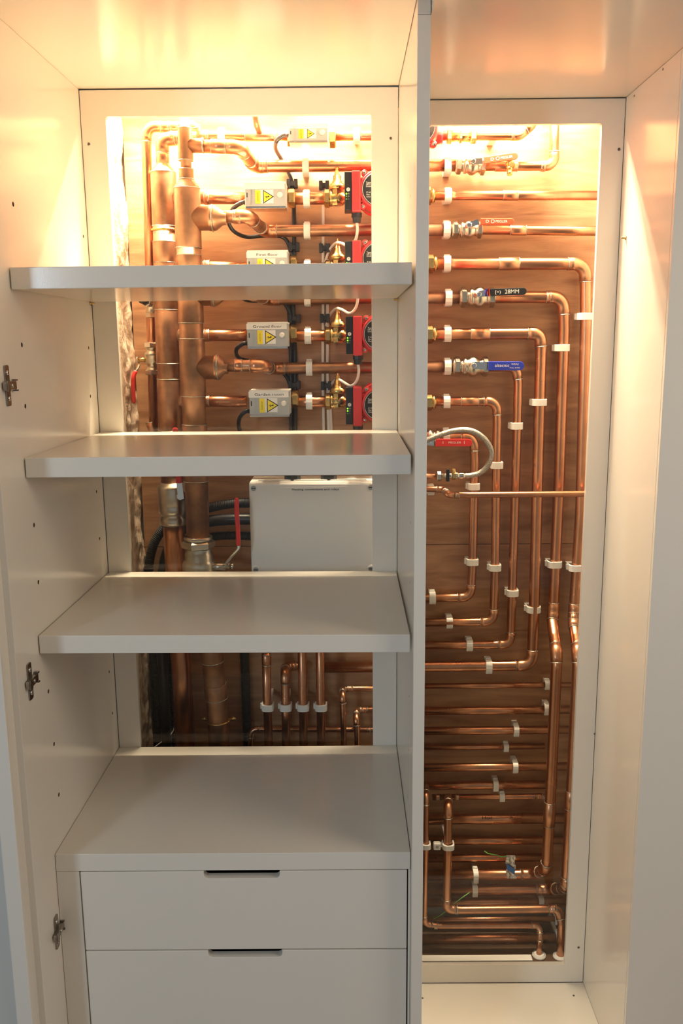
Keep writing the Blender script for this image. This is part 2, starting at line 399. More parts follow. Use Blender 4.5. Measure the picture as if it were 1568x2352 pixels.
def drawer(x0, x1, z0, z1, hx0, hx1, hd, label):
    c = .009; poly = [(x0, z0), (x1, z0), (x1, z1), (hx1, z1)]
    for k in range(6): a = math.radians(90*k/5); poly.append((hx1-c+c*math.cos(a), z1-hd+c-c*math.sin(a)))
    for k in range(6): a = math.radians(90*k/5); poly.append((hx0+c-c*math.sin(a), z1-hd+c-c*math.cos(a)))
    poly += [(hx0, z1), (x0, z1)]
    e = empty('drawer', ((x0+x1)/2, -DS+.009, z0), label, 'drawer', 'drawers of the left bay')
    MB().prism([(x, -DS, z) for x, z in poly], (0, .019, 0)).build('drawer_front', M['paint'], e, .0009)
    b = MB(); b.box(x0+.02, x1-.02, -DS+.0195, -DS+.028, z0+.02, z1-.03); b.build('drawer_box', M['dark'], e)  # coloured near-black for the shade inside the drawer
    return e
drawer(.0385, .6745, .3285, .4995, .279, .427, .0155, 'upper cream drawer with a dark cut-out grip, right under the drawer top')
drawer(.0385, .6745, .11, .3255, .281, .428, .0150, 'lower cream drawer with a dark cut-out grip, at the bottom edge')
MB().box(.0385, .6745, -DS+.0008, -DS+.019, FLZ+.05, .108).build('plinth', M['paint'], du)

# -------- hinge plates on the left side panel
def hinge(u, v, label):
    p = onX(u, v, sx(-.52)); p.x = sx(p.y)
    e = empty('hinge_plate', p, label, 'hinge', 'cabinet hinge plates on the left side panel')
    y, z, x = p.y, p.z, p.x
    def rr(hy, hz, c, dz=0, x_=0, t=.0022):
        pts = []
        for (a0, sy, sz) in ((0, 1, 1), (90, -1, 1), (180, -1, -1), (270, 1, -1)):
            for k in range(5):
                a = math.radians(a0+90*k/4); pts.append((x+x_, y+sy*(hy-c)+c*math.cos(a), z+dz+sz*(hz-c)+c*math.sin(a)))
        return pts
    MB().prism(rr(.0095, .0345, .0045), (.0026, 0, 0)).build('base_plate', M['darkmetal'], e, .0006)
    MB().prism(rr(.023, .0072, .0025, 0, .0024), (.0065, 0, 0)).build('cross_arm', M['darkmetal'], e, .0008)
    for zz in (-.0088, .0088): MB().box(x+.0024, x+.0105, y+.019, y+.025, z+zz-.0014, z+zz+.0014).build('hook', M['darkmetal'], e)
    MB().box(x+.0085, x+.0105, y-.021, y-.010, z-.0088, z+.0088).build('clip_catch', M['darkmetal'], e)
    for dz in (-.0215, .0215):
        s_ = MB().lathe((x+.0025, y, z+dz), (1, 0, 0), [(0, .0042), (.001, .0042), (.002, .0024)], 16).build('screw', M['chrome'], e)
        MB().box(x+.0045, x+.0048, y-.002, y+.002, z+dz-.0004, z+dz+.0004).build('slot', M['dark'], s_)
    MB().lathe((x+.0088, y+.003, z), (1, 0, 0), [(0, .0034), (.0012, .0034), (.0018, .002)], 14).build('adjusting_screw', M['chrome'], e)
hinge(15, 886, 'nickel hinge plate highest on the left side panel')
hinge(67, 1565, 'nickel hinge plate midway down the left side panel')
hinge(128, 2140, 'nickel hinge plate lowest on the left side panel, beside the drawers')

# -------- brass shelf pegs
def peg(p, d, label):
    d = Vector(d); e = MB().lathe(p, d, [(0, .0046), (.0012, .0046), (.0012, .0024), (.009, .0024), (.0095, .0018)], 16)
    o = e.build('shelf_peg', M['brass']); tag(o, label, 'shelf peg', 'brass shelf support pegs'); return o
peg(Vector((.0002, -.012, 1.5985)), (1, 0, 0), 'brass peg under the rear left corner of the top shelf')
peg(Vector((W1-.0002, -.012, 1.600)), (-1, 0, 0), 'brass peg under the rear right corner of the top shelf')
peg(onX(1437, 546, X3)-Vector((.0002, 0, 0)), (-1, 0, 0), 'lone brass peg sticking out of the right wall of the right bay')

# ============================================================ THE PIPE RECESS
YP = .215
zj = P(1100, 1250, YP).z
o = MB().box(.0385, 1.298, YP, YP+.018, zj+.0008, 2.203).build('backboard', M['ply']); tag(o, 'upper plywood backboard carrying the pipes, above the thin joint line', 'board', 'plywood backboards')
o = MB().box(.0385, 1.298, YP, YP+.018, -.06, zj-.0008).build('backboard', M['ply']); tag(o, 'lower plywood backboard carrying the pipes, below the thin joint line', 'board', 'plywood backboards')
struct('wall_side', MB().box(1.30, 1.39, .0005, .244, FLZ, 2.24), M['wall'])
struct('trim_2', MB().box(-.035, 1.299, -.0005, .244, 2.205, 2.24), M['wall'])
b = MB(); ny, nz = 40, 520
for i in range(nz+1):
    z = -.15+2.354*i/nz
    for j in range(ny+1):
        y = .0205+(.236-.0205)*j/ny
        rough = max(0, min(1, (y-.085)/.04))
        n = noise.fractal(Vector((3.1, y*22, z*16)), 1.0, 2.0, 5)
        n2 = noise.noise(Vector((9, y*60, z*45)))
        x = .0375+.0015*n2*rough+.006*n*rough-.010*rough*max(0, noise.noise(Vector((1, y*14, z*6))))*1.6
        if j == ny: x -= .01
        b.v.append(Vector((x, y, z)))
for i in range(nz):
    for j in range(ny):
        a = i*(ny+1)+j; b.f.append((a, a+1, a+ny+2, a+ny+1)); b.sm.append(True)
bb = len(b.v)
b.add([(-.04, .0205, -.15), (-.04, .236, -.15), (-.04, .236, 2.204), (-.04, .0205, 2.204)], [(0, 1, 2, 3)])
o = b.build('wall_recess', M['plaster']); o['kind'] = 'structure'
# recess floor and lamp
struct('trim_3', MB().box(-.035, 1.299, .013, .214, FLZ, ZBR-.016), M['hole'])
lamp = empty('batten_light', (.6, LAMP_Y, LAMP_Z), 'slim warm batten light hidden above the glazed panels', 'lamp')
MB().box(.02, .58, LAMP_Y-.012, LAMP_Y+.012, LAMP_Z, LAMP_Z+.02).build('housing', M['white_plastic'], lamp)
MB().box(.75, 1.15, LAMP_Y-.012, LAMP_Y+.012, LAMP_Z, LAMP_Z+.02).build('housing', M['white_plastic'], lamp)
MB().box(.581, .749, LAMP_Y-.004, LAMP_Y+.004, LAMP_Z+.006, LAMP_Z+.014).build('link_lead', M['white_plastic'], lamp)
struct('leak_stop_1', MB().box(-.035, W1+.01, .0126, .020, 2.002, 2.204), M['wall'])  # unseen strip added to block lamp light above the left frame
struct('leak_stop_2', MB().box(W1+.0105, 1.299, .0126, .020, 1.980, 2.204), M['wall'])  # same added light block above the right frame
struct('trim_6', MB().box(W1-.04, X2+.03, .0206, .026, ZBR-.015, 2.001), M['wall'])
struct('leak_stop_3', MB().box(1.142, 1.299, .0126, .020, FLZ, 1.979), M['wall'])  # added out of sight to stop light leaking past the right stile
struct('leak_stop_4', MB().box(-.035, .031, .0126, .020, FLZ, 2.001), M['wall'])  # added out of sight to stop light leaking past the left stile
# ------------------------------------------------------------ pipe builders
MMR = {15: .0075, 22: .011, 28: .014, 35: .0175, 54: .027, 10: .005}
PG = 'copper pipes of the heating plant'
def solder_ring(mb_c, d, r, parent): return MB().torus(mb_c, d, r, .0011, 24, 6).build('solder_ring', M['solder'], parent)
def coupling(parent, a, b, r, m='copper_fit', rings=True, k=1.10, name='coupling'):
    a, b = Vector(a), Vector(b); d = (b-a); L = d.length; d.normalize()
    c = MB().lathe(a, d, [(0, r*1.01), (.0008, r*k), (L-.0008, r*k), (L, r*1.01)], 28).build(name, M[m], parent)
    if rings: solder_ring(a, d, r+.0006, c); solder_ring(b, d, r+.0006, c)
    return c
def pipe(pts, mm, label, m='copper', cps=(), bend=None, fit=True, group=PG, name='copper_pipe', frm='copper_fit', ring=True):
    """pts in pixels + depth, or Vectors. A run of tube with its elbows and couplings as parts."""
    r = MMR[mm]; W = [p if isinstance(p, Vector) else P(*p) for p in pts]
    path, arcs = fillet(W, bend or r*2.1)
    o = MB().tube(path, r, 24).build(name, M[m]); tag(o, label, 'pipe', group)
    if fit:
        for (s, e, d1, d2) in arcs:
            if math.pi-d1.angle(d2) < .42: continue
            ext = r*1.0; q = [path[s]+d1*ext]+path[s:e+1]+[path[e]+d2*ext]
            el = MB().tube(q, r*1.10, 24).build('elbow', M[frm], o)
            if ring: solder_ring(q[0], d1, r*1.06, el); solder_ring(q[-1], d2, r*1.06, el)
    for c in cps:
        a, b = P(*c[0]), P(*c[1]); coupling(o, a, b, r, frm)
    return o
def clip(u, v, Y, mm, d, label, w=.0165, proj=None):
    """open plastic clip round a pipe; d = pixel direction of the pipe ('h' or 'v')."""
    r = MMR[mm]; c = P(u, v, Y); n = Vector((0, -1, 0))
    a = Vector((1, 0, 0)) if d == 'h' else Vector((0, 0, 1)); s = a.cross(n)
    R = r+.0048; N = 10; out = []; inn = []
    hw = R
    # outer outline: rounded U, open towards the board, thick walls
    back = -(R-.001)
    pts = [(s*hw+n*back)]
    for k in range(N+1):
        t = math.pi*k/N; x = math.cos(t); y = math.sin(t)
        e = 2/3.2; x_ = math.copysign(abs(x)**e, x); y_ = abs(y)**e
        pts.append(s*hw*x_+n*(hw*y_*.98))
    pts.append(-s*hw+n*back)
    ins = [(-s*(r+.0006)+n*back)]
    for k in range(N, -1, -1):
        t = math.pi*k/N; ins.append(s*(r+.0006)*math.cos(t)+n*(r+.0006)*math.sin(t))
    ins.append(s*(r+.0006)+n*back)
    b = MB(); O = [c+p-a*w/2 for p in pts]; I = [c+p-a*w/2 for p in ins[::-1]]
    m = len(O); vs = O+I+[p+a*w for p in O]+[p+a*w for p in I]; fs = []
    for i in range(m-1):
        fs += [(i, i+1, m+i+1, m+i), (2*m+i, 3*m+i, 3*m+i+1, 2*m+i+1), (i, 2*m+i, 2*m+i+1, i+1), (m+i, m+i+1, 3*m+i+1, 3*m+i)]
    fs += [(0, m, 3*m, 2*m), (m-1, 3*m-1, 4*m-1, 2*m-1)]
    b.add(vs, fs)
    o = b.build('pipe_clip', M['white_plastic'], None, .0007); tag(o, label, 'pipe clip', 'white plastic pipe clips')
    depth = YP-(c.y+R-.002)
    cc = Vector((c.x, c.y+R-.002+depth/2, c.z))
    MB().obox(cc, a, s, n, w*(.5 if depth < .03 else .28), R*(1.0 if depth < .03 else .4), depth/2-.0003).build('base_block', M['white_plastic'], o, .0006)
    nub = MB().obox(c-s*(R+.0015)*(1 if d == 'h' else 1)-n*(R*.35), a, s, n, w*.42, .0022, .004); nub.build('latch', M['white_plastic'], o, .0005)
    return o
X_, Y_, Z_ = Vector((1,0,0)), Vector((0,1,0)), Vector((0,0,1))
def roundbar(mb, A, B, w, n, th, tip=True, taper=1):
    A, B, n = Vector(A), Vector(B), Vector(n).normalized(); d = (B-A).normalized(); s = d.cross(n).normalized(); L = (B-A).length
    pts = [A-s*w/2*taper, A+(B-A)*.55-s*w/2]
    for k in range(9):
        t = -math.pi/2+math.pi*k/8; pts.append(B-d*w/2+d*w/2*math.cos(t)+s*w/2*math.sin(t)) if tip else None
    pts += [A+(B-A)*.55+s*w/2, A+s*w/2*taper]
    return mb.prism([p-n*th/2 for p in pts], n*th)
def inline_valve(u0, u1, v, Y, r, label, lever, hcol, txt=None, tcol='silverink', v1=None, tsize=None, tipband=False):
    """quarter-turn valve in a horizontal pipe. lever = (ustem, vstem, u0, v0, u1, v1, width_px)"""
    A, B = P(u0, v, Y), P(u1, v1 or v, Y); L = (B-A).length; d = (B-A).normalized(); C_ = (A+B)/2
    e = empty('ball_valve', C_, label, 'valve', 'lever ball valves of the heating plant')
    MB().lathe(A, d, [(L*.02, r*1.05), (L*.05, r*1.2), (L*.22, r*1.2), (L*.24, r*1.0), (L*.29, r*1.0), (L*.31, r*1.30), (L*.37, r*1.36), (L*.40, r*1.2), (L*.44, r*1.25), (L*.5, r*1.52), (L*.6, r*1.55), (L*.68, r*1.3), (L*.74, r*1.05), (L*.78, r*1.05), (L*.80, r*1.2), (L*.98, r*1.2)], 28).build('body', M['nickel'], e)
    MB().hexnut(A+d*L*.14, d, r*1.5, L*.17).build('nut', M['nickel'], e)
    MB().hexnut(B-d*L*.10, d, r*1.5, L*.16).build('nut', M['nickel'], e)
    us, vs_, a0, b0, a1, b1, wpx = lever; yf = Y-r*1.5-.012; k = mpp(v, yf)
    st = P(us, vs_, Y-r*1.2); sf = P(us, vs_, yf)
    MB().lathe(Vector((sf.x, Y-r*1.1, sf.z)), -Y_, [(0, r*.55), (.004, r*.55), (.0045, .0045), (Y-r*1.1-yf, .0045)], 16).build('stem', M['nickel'], e)
    h0, h1 = P(a0, b0, yf), P(a1, b1, yf); sf2 = Vector((sf.x, yf, sf.z))
    b = MB(); roundbar(b, h0+(h0-h1).normalized()*.004, sf2+(sf2-h0).normalized()*.006, wpx*k*.85, Vector((0, -1, 0)), .0024); b.build('lever_arm', M['chrome'], e)
    MB().hexnut(sf2-Y_*.003, Y_, .0062, .004).build('lever_nut', M['chrome'], e)
    b = MB(); roundbar(b, h0, h1, wpx*k, Vector((0, -1, 0)), .0052); h = b.build('handle', M[hcol], e, .0008)
    h['label'] = {'blueh': 'blue sleeved handle', 'redh': 'red sleeved handle', 'orangeh': 'orange-red sleeved handle', 'black': 'black sleeved handle'}[hcol]
    hd = (h1-h0).normalized(); up = Vector((0, -1, 0)).cross(hd)*-1
    if up.z < 0: up = -up
    for (body, t, off, sz) in (txt or []):
        text(body, h0+(h1-h0)*t-Y_*.0027+up*off, hd, up, sz, M[tcol], h)
    if tipband:
        b = MB(); q = h0-hd*.0008; roundbar(b, q, q-hd*.006, wpx*k*1.02, -Y_, .006, True); b.build('band', M['orangeh'], e)['label'] = 'orange band'
        b = MB(); q = h0-hd*.0075; roundbar(b, q, q-hd*.005, wpx*k*1.0, -Y_, .0055, True); b.build('band', M['violet'], e)['label'] = 'violet band'
    return e
def lath(o, d, prof, m, name, parent, seg=28, smooth=True, bev=0): return MB().lathe(o, d, prof, seg, smooth).build(name, M[m], parent, bev)

# ============================================================ LEFT BAY PIPEWORK
YB = .187; YM = .165; YR = .130; YF = .078
# front riser (54 mm) with its four branches
FR = lambda v: {0: 0}.get(v, 0)
def fr(v): # centre column of the front riser at image row v
    K = [(270, 423.5), (390, 424.5), (450, 426), (580, 428.5), (700, 431), (780, 434), (900, 438), (990, 441), (1150, 451), (1240, 455), (1310, 458)]
    for (a, b), (c, d) in zip(K, K[1:]):
        if a <= v <= c: return b+(d-b)*(v-a)/(c-a)
    return K[-1][1]+(v-1310)*.07
top = P(fr(272), 262, YF); bot = P(fr(1240), 1236, YF)
def frp(v): q = P(784, v, YF); t = (top.z-q.z)/(top.z-bot.z); return top.lerp(bot, t)
riser = MB(); r54 = .0278
riser.tube([frp(425), frp(1240)], r54, 36)
riser = riser.build('copper_riser', M['copper_old']); tag(riser, 'fat front copper riser with branching tees, nearest the glass on the left', 'pipe', 'fat copper risers')
dn = (bot-top).normalized()
MB().tube([top, frp(409)], .0118, 24).build('upper_pipe', M['copper_old'], riser)
def seg_(v0, v1, r, name='coupling', m='copper_old', rings=(1, 1)):
    a, b = frp(v0), frp(v1); L = (b-a).length
    c = MB().lathe(a, dn, [(0, r*.985), (.001, r), (L-.001, r), (L, r*.985)], 36).build(name, M[m], riser)
    if rings[0]: solder_ring(a, dn, r*.985, c)
    if rings[1]: solder_ring(b, dn, r*.985, c)
    return c
t0 = seg_(291, 365, .0165, 'tee')
seg_(385, 408, .0165)
a, b_ = frp(407), frp(429); L = (b_-a).length
rd = lath(a, dn, [(0, .0165), (L*.15, .0165), (L*.85, .0285), (L, .0295)], 'copper_old', 'reducer', riser, 36); solder_ring(b_, dn, .0292, rd)
seg_(429, 566, .0295, 'tee'); seg_(583, 612, .0288)
seg_(640, 739, .0295, 'tee'); seg_(775, 907, .0298, 'tee'); seg_(972, 1040, .0298, 'coupling', rings=(1, 0))
seg_(1060, 1102, .0298, 'coupling')
def branch(vc, big, pts, small, label, cps=()):
    o = frp(vc)
    if big:
        ue = big[0]; e = P(ue, vc, YF); e.z = o.z; L = e.x-o.x
        s = MB().lathe(o+X_*.012, X_, [(0, .0270), (L-.020, .0272), (L-.0195, .0286), (L-.012, .0286)], 36).build('branch', M['copper_old'], riser)
        MB().torus(e, X_, .0285, .0018, 32, 8).build('solder_ring', M['solder'], s)
        c = P(big[1], vc, YF); L2 = c.x-e.x; rr = MMR[small]*1.1
        MB().lathe(e, X_, [(0, .0285), (L2*.25, .0275), (L2*.8, rr*1.03), (L2, rr), (L2+.004, rr)], 32).build('reducer', M['copper_old'], riser)
    return pipe(pts, small, label, 'copper_old', cps, bend=.02)
# branch 1 (22 mm) straight from the small tee
e = P(466, 335, YF); o_ = frp(331); e.z = o_.z
s = MB().lathe(o_+X_*.008, X_, [(0, .0155), (e.x-o_.x-.010, .0155), (e.x-o_.x-.008, .0165)], 32).build('branch', M['copper_old'], riser); MB().torus(e, X_, .0148, .0022, 28, 8).build('solder_ring', M['solder'], s)
pipe([(462, 336, YF), (551, 338, YF), (583, 382, YB), (851, 380, YB), (1048, 380, YB)], 28, 'uppermost copper flow pipe from the front riser, stepping back to the board', 'copper', [((485, 336, YF), (519, 337, YF)), ((590, 382.5, YB), (604, 382.5, YB))], bend=.022)
branch(498, (488, 517), [(514, 498, YF), (571, 497, YF), (607, 531, YB), (852, 528, YB), (1042, 528, YB)], 28, 'second copper flow pipe down from the front riser, above the top shelf', [((536, 498, YF), (552, 498, YF)), ((622, 531, YB), (636, 531, YB))])
branch(672, (491, 518), [(514, 672, YF), (571, 673, YF), (612, 687, YB), (852, 684, YB), (1056, 684, YB)], 28, 'third copper flow pipe down, seen just under the top shelf', [((536, 672, YF), (552, 672, YF)), ((628, 687, YB), (641, 687, YB))])
branch(841, (500, 519), [(514, 840, YF), (606, 840, YF), (622, 846, YB), (854, 844, YB), (1040, 842, YB)], 28, 'fourth copper flow pipe down, leading right to the blue lever valve', [((540, 840, YF), (556, 840, YF)), ((636, 846, YB), (655, 846, YB))])
# back riser (54 mm)
K2 = (P(374.5, 392, YR), P(400, 1260, YR))
def brp(v): q = P(784, v, YR); t = (K2[0].z-q.z)/(K2[0].z-K2[1].z); return K2[0].lerp(K2[1], t)
dn2 = (K2[1]-K2[0]).normalized()
br = MB().tube([brp(394), brp(1130)], .0275, 36).build('copper_riser', M['copper_old']); tag(br, 'fat rear copper riser half hidden behind the front riser', 'pipe', 'fat copper risers')
def seg2(v0, v1, r, name='coupling', ring=True):
    a, b = brp(v0), brp(v1); L = (b-a).length
    c = MB().lathe(a, dn2, [(0, r*.985), (.001, r), (L-.001, r), (L, r*.985)], 36).build(name, M['copper_old'], br)
    if ring: solder_ring(a, dn2, r*.985, c); solder_ring(b, dn2, r*.985, c)
    return c
a, b_ = brp(371), brp(392); L = (b_-a).length
rd = lath(a, dn2, [(0, .0145), (L*.15, .0148), (L*.9, .0282), (L, .0292)], 'copper_fit', 'reducer', br, 36); solder_ring(b_, dn2, .029, rd)
seg2(392, 516, .0292, 'tee'); seg2(552, 600, .0292, 'tee'); seg2(600, 708, .0292, 'tee'); seg2(708, 831, .0296, 'tee'); seg2(867, 985, .0298, 'tee')
MB().torus(brp(525), dn2, .0285, .0035, 36, 8).build('clamp_ring', M['brass'], br)
c = coupling(br, brp(338), brp(372), .0132, k=1.12)
pipe([brp(350), brp(316), (425, 317, YR), (452, 317, YR)], 28, 'short copper pipe turning right off the top of the rear riser', 'copper', [((392, 317, YR), (408, 317, YR))])
for vc in (455, 612, 770, 921):
    o = brp(vc-2); MB().lathe(o+X_*.012, X_, [(0, .021), (.03, .0155), (.045, .0152)], 28).build('branch', M['copper_old'], br)
# thin riser at far left (22 mm)
THIN = pipe([P(353, 985, .15), P(335.5, 291, .15), P(448, 290, .15), P(452, 312, .16), P(668, 312, .16)], 22, 'slim copper pipe climbing the left edge and turning right along the very top', 'copper', [((370, 291.5, .15), (388, 291.5, .15)), ((392, 291.5, .15), (410, 291.5, .15)), ((467, 312, .16), (478, 312, .16)), ((563, 312, .16), (630, 312, .16))])
pipe([(770, 312, .16), (960, 312, .16)], 22, 'short copper pipe at the very top, left of the frame stile', 'copper')
pipe([(597, 306, .16), (590, 288, .125), (586, 262, .10)], 15, 'small copper stub rising forward from the topmost pipe', 'copper_old', (), bend=.012)
coupling(THIN, P(346, 970, .15), P(353, 1000, .15), .011)
# vertical valve with dangling red lever on the slim riser
def nutv(u, v0, v1, w, Y, m='nickel', parent=None, hexa=True):
    a, b = P(u, v0, Y), P(u, v1, Y); L = (a-b).length; r = w/2*mpp((v0+v1)/2, Y)
    if hexa: return MB().hexnut((a+b)/2, Z_, r, L).build('nut', M[m], parent)
e = empty('ball_valve', P(349, 823, .15), 'small vertical valve on the slim left pipe, red lever hanging down its left side', 'valve', 'lever ball valves of the heating plant')
A = P(347.5, 786, .15); Bv = P(350.5, 861, .15); L = (Bv-A).length; dv = (Bv-A).normalized(); rr = .0155
lath(A, dv, [(0, rr*.9), (L*.2, rr*.9), (L*.22, rr*.75), (L*.28, rr*.75), (L*.31, rr*1.0), (L*.36, rr*1.12), (L*.42, rr*1.12), (L*.44, rr*1.05), (L*.62, rr*1.05), (L*.66, rr*.95), (L*.72, rr*.75), (L*.8, rr*.75), (L*.82, rr*.9), (L, rr*.9)], 'nickel', 'body', e)
MB().hexnut(A+dv*L*.09, dv, rr*1.12, L*.16).build('nut', M['nickel'], e); MB().hexnut(Bv-dv*L*.08, dv, rr*1.12, L*.15).build('nut', M['nickel'], e)
q0 = P(334, 826, .145); q1 = P(317, 827, .14)
MB().tube([q0+X_*.004, q1], .0052, 16).build('stem', M['brass'], e)
MB().torus(q1, X_+Y_*-.4, .007, .0014, 20, 8).build('lever_nut', M['chrome'], e)
b = MB(); pth = smooth_path([P(320, 838, .135), P(317, 846, .13), P(311, 854, .125), P(307, 862, .122)], 5); b.tube(pth, .0032, 12).build('lever_arm', M['chrome'], e)
b = MB(); pth = smooth_path([P(312, 852, .124), P(306.5, 866, .12), P(306, 900, .12), P(307.5, 927, .12)], 6); b.tube(pth, [.0035]+[.0052]*(len(pth)-2)+[.003], 14).build('handle', M['redh'], e)['label'] = 'red sleeved handle'
# compression tee and black capped cock above it
e = empty('drain_cock', P(347, 700, .15), 'nickel fitting with a black cap under the top shelf, on the slim left pipe', 'drain cock')
lath(P(346, 668, .15), (0, 0, -1), [(0, .0115), (.03, .0115), (.032, .0135), (.05, .0135), (.052, .012)], 'nickel', 'body', e)
MB().hexnut(P(348, 724, .15), Z_, .0142, .0125).build('nut', M['nickel'], e)
lath(P(347, 697, .14), P(322, 688, .115)-P(347, 697, .14), [(0, .0085), (.008, .0085), (.009, .0105), (.014, .0105), (.015, .006)], 'chrome', 'branch', e)
q = P(336, 692, .127); dq = (P(316, 688, .10)-q).normalized(); lath(q, dq, [(0, .0095), (.004, .0105), (.005, .0085), (.02, .0075), (.022, .004)], 'black', 'cap', e, 8, False)['label'] = 'black cap'
# actuators: u0,v0 top-left, u1,v1 bottom-right of the front face
def actuator(u0, v0, u1, v1, txt, label, cable=None):
    Yf, Yb2 = .085, .150; a = P(u0, v1, Yf); b = P(u1, v0, Yf); w = b.x-a.x; h = b.z-a.z
    e = empty('valve_actuator', Vector(((a.x+b.x)/2, Yb2, a.z)), label, 'actuator', 'grey motorised valve actuators in line with the pumps')
    MB().box(a.x, b.x, Yf, Yb2, a.z, b.z).build('housing', M['grey_plastic'], e, .0016)
    MB().box(a.x+.001, b.x+.0006, Yf-.0012, Yb2-.001, b.z-.002, b.z+.0016).build('lid', M['white_plastic'], e, .0005)
    MB().box(a.x+.0006, b.x-.0006, Yf+.002, Yb2-.006, a.z-.0042, a.z+.0004).build('base_rim', M['chrome'], e, .0004)
    yl = Yf-.0006
    lb = MB().box(a.x-.001, b.x-.002, yl, Yf, b.z-h*.275, b.z-h*.03).build('name_strip', M['white'], e); lb['label'] = 'white name strip'
    if txt: text(txt, ((a.x+b.x)/2, yl-.0001, b.z-h*.155), X_, Z_, (.0125, .0085), M['ink'], lb)
    wl = MB().box(a.x+w*.26, a.x+w*.70, yl, Yf, b.z-h*.88, b.z-h*.30).build('warning_label', M['white'], e, .0002); wl['label'] = 'white and yellow shock warning label'
    MB().box(a.x+w*.255, a.x+w*.385, yl-.0003, yl, b.z-h*.885, b.z-h*.32).build('yellow_block', M['yellow'], wl)
    text('DANGER 230V', (a.x+w*.32, yl-.0005, b.z-h*.6), Z_, -X_, (.0030, .0034), M['ink'], wl)
    tx, tz, tr = a.x+w*.54, b.z-h*.60, h*.30
    T = lambda k: [(tx-tr*.55*k, yl-.0001, tz+tr*.98*k), (tx-tr*.55*k, yl-.0001, tz-tr*.98*k), (tx+tr*1.05*k, yl-.0001, tz)]
    MB().prism(T(1), (0, -.0003, 0)).build('triangle_border', M['ink'], wl)
    MB().prism([(x, y-.0003, z) for x, y, z in T(.80)], (0, -.0003, 0)).build('triangle', M['yellow'], wl)
    bl = [(-.35, .10), (.20, .34), (.10, .02), (.62, .10), (.48, -.22), (.58, -.22), (.80, 0), (.50, .0)]
    bolt = [(-.42, -.02), (.05, .16), (-.02, -.05), (.38, .12), (.36, .22), (.62, .02), (.30, -.16), (.33, -.04), (-.12, -.24), (-.03, -.02)]
    MB().prism([(tx+px*tr*.75-tr*.06, yl-.0008, tz+pz*tr*.9) for px, pz in bolt], (0, -.0002, 0)).build('bolt_mark', M['ink'], wl)
    lath((a.x+w*.86, Yf, b.z-h*.52), (0, -1, 0), [(0, .0065), (.002, .0062), (.0034, .0045), (.0038, .002)], 'white_plastic', 'button', e, 20)['label'] = 'white round button'
    text('Honeywell', (a.x+w*.155, yl, b.z-h*.62), Z_, -X_, (.0082, .0105), M['embossed'], e)
    MB().box(a.x+w*.04, a.x+w*.065, Yf-.0003, Yf, b.z-h*.62, b.z-h*.42).build('slot', M['ink'], e)
    # body behind and the two brass nuts
    zc = (a.z+b.z)/2+.003
    MB().hexnut(Vector((b.x+.0095, YM-.002, zc+.0)), X_, .0215, .016, math.radians(0)).build('nut', M['brass'], e)['label'] = 'brass nut'
    MB().hexnut(Vector((a.x-.004, YM-.002, zc)), X_, .017, .008).build('nut', M['brass'], e)['label'] = 'brass nut'
    MB().lathe((a.x, YM-.002, zc), X_, [(0, .0155), (w, .0155)], 24).build('valve_body', M['brass'], e)['label'] = 'brass valve body'
    if cable:
        MB().lathe(P(*cable[0]), P(*cable[0])-P(*cable[1]), [(-.006, .0062), (.006, .0062)], 12).build('gland', M['black'], e)
        pth = resample(smooth_path([P(*c) for c in cable], 12), .0011)
        n = min(len(pth), 46); rs = [.0048+(.0006*math.sin(i*2.1) if i < n else 0) for i in range(len(pth))]
        MB().tube(pth, rs, 12).build('cable', M['black'], e)['label'] = 'black flexible cable'
    return e
actuator(663, 284, 752, 323, None, 'actuator at the very top, washed out by the lamp, cable looping down its left', [(664, 310, .10), (652, 310, .11), (636, 322, .13), (633, 342, .17), (645, 364, .2), (656, 384, .207), (668, 410, .207), (673, 440, .208)])
actuator(563, 419, 655, 474, None, 'actuator second from top, level with the uppermost fully visible pump', [(566, 463, .10), (552, 467, .105), (534, 480, .12), (524, 505, .13), (536, 530, .15), (566, 544, .19), (610, 541, .206), (650, 545, .207), (666, 570, .207), (672, 600, .207)])
actuator(568, 576, 660, 633, 'First floor', 'actuator named First floor, cut off by the top shelf', [(570, 622, .10), (554, 628, .11), (540, 640, .13), (540, 668, .15), (570, 690, .203), (640, 690, .2075), (664, 715, .207), (668, 750, .207)])
actuator(568, 741, 660, 797, 'Ground floor', 'actuator named Ground floor, between the two lower red pumps and the risers', [(571, 787, .10), (557, 790, .105), (543, 802, .12), (545, 818, .15), (560, 826, .19), (620, 838, .2065), (655, 862, .207), (668, 890, .207)])
actuator(573, 897, 664, 954, 'Garden room', 'actuator named Garden room, just above the second shelf', [(576, 943, .10), (562, 946, .105), (550, 960, .115), (548, 980, .125), (553, 1000, .14), (560, 1060, .17)])
# return pipes from the rear riser through actuators and pumps
for (v, n) in ((455, 'second from top'), (612, 'third from top'), (770, 'level with the Ground floor actuator'), (921, 'level with the Garden room actuator')):
    dv_ = {455: 0, 612: 4, 770: 0, 921: 1}[v]
    pipe([(430, v, YM), (566, v+dv_, YM)], 28, 'copper return pipe stub between rear riser and actuator, %s' % n, 'copper', [((470, v, YM), (481, v, YM))])
    pipe([(668, v+dv_+1, YM), (760, v+dv_+1, YM)], 28, 'short copper pipe between actuator and pump, %s' % n, 'copper')
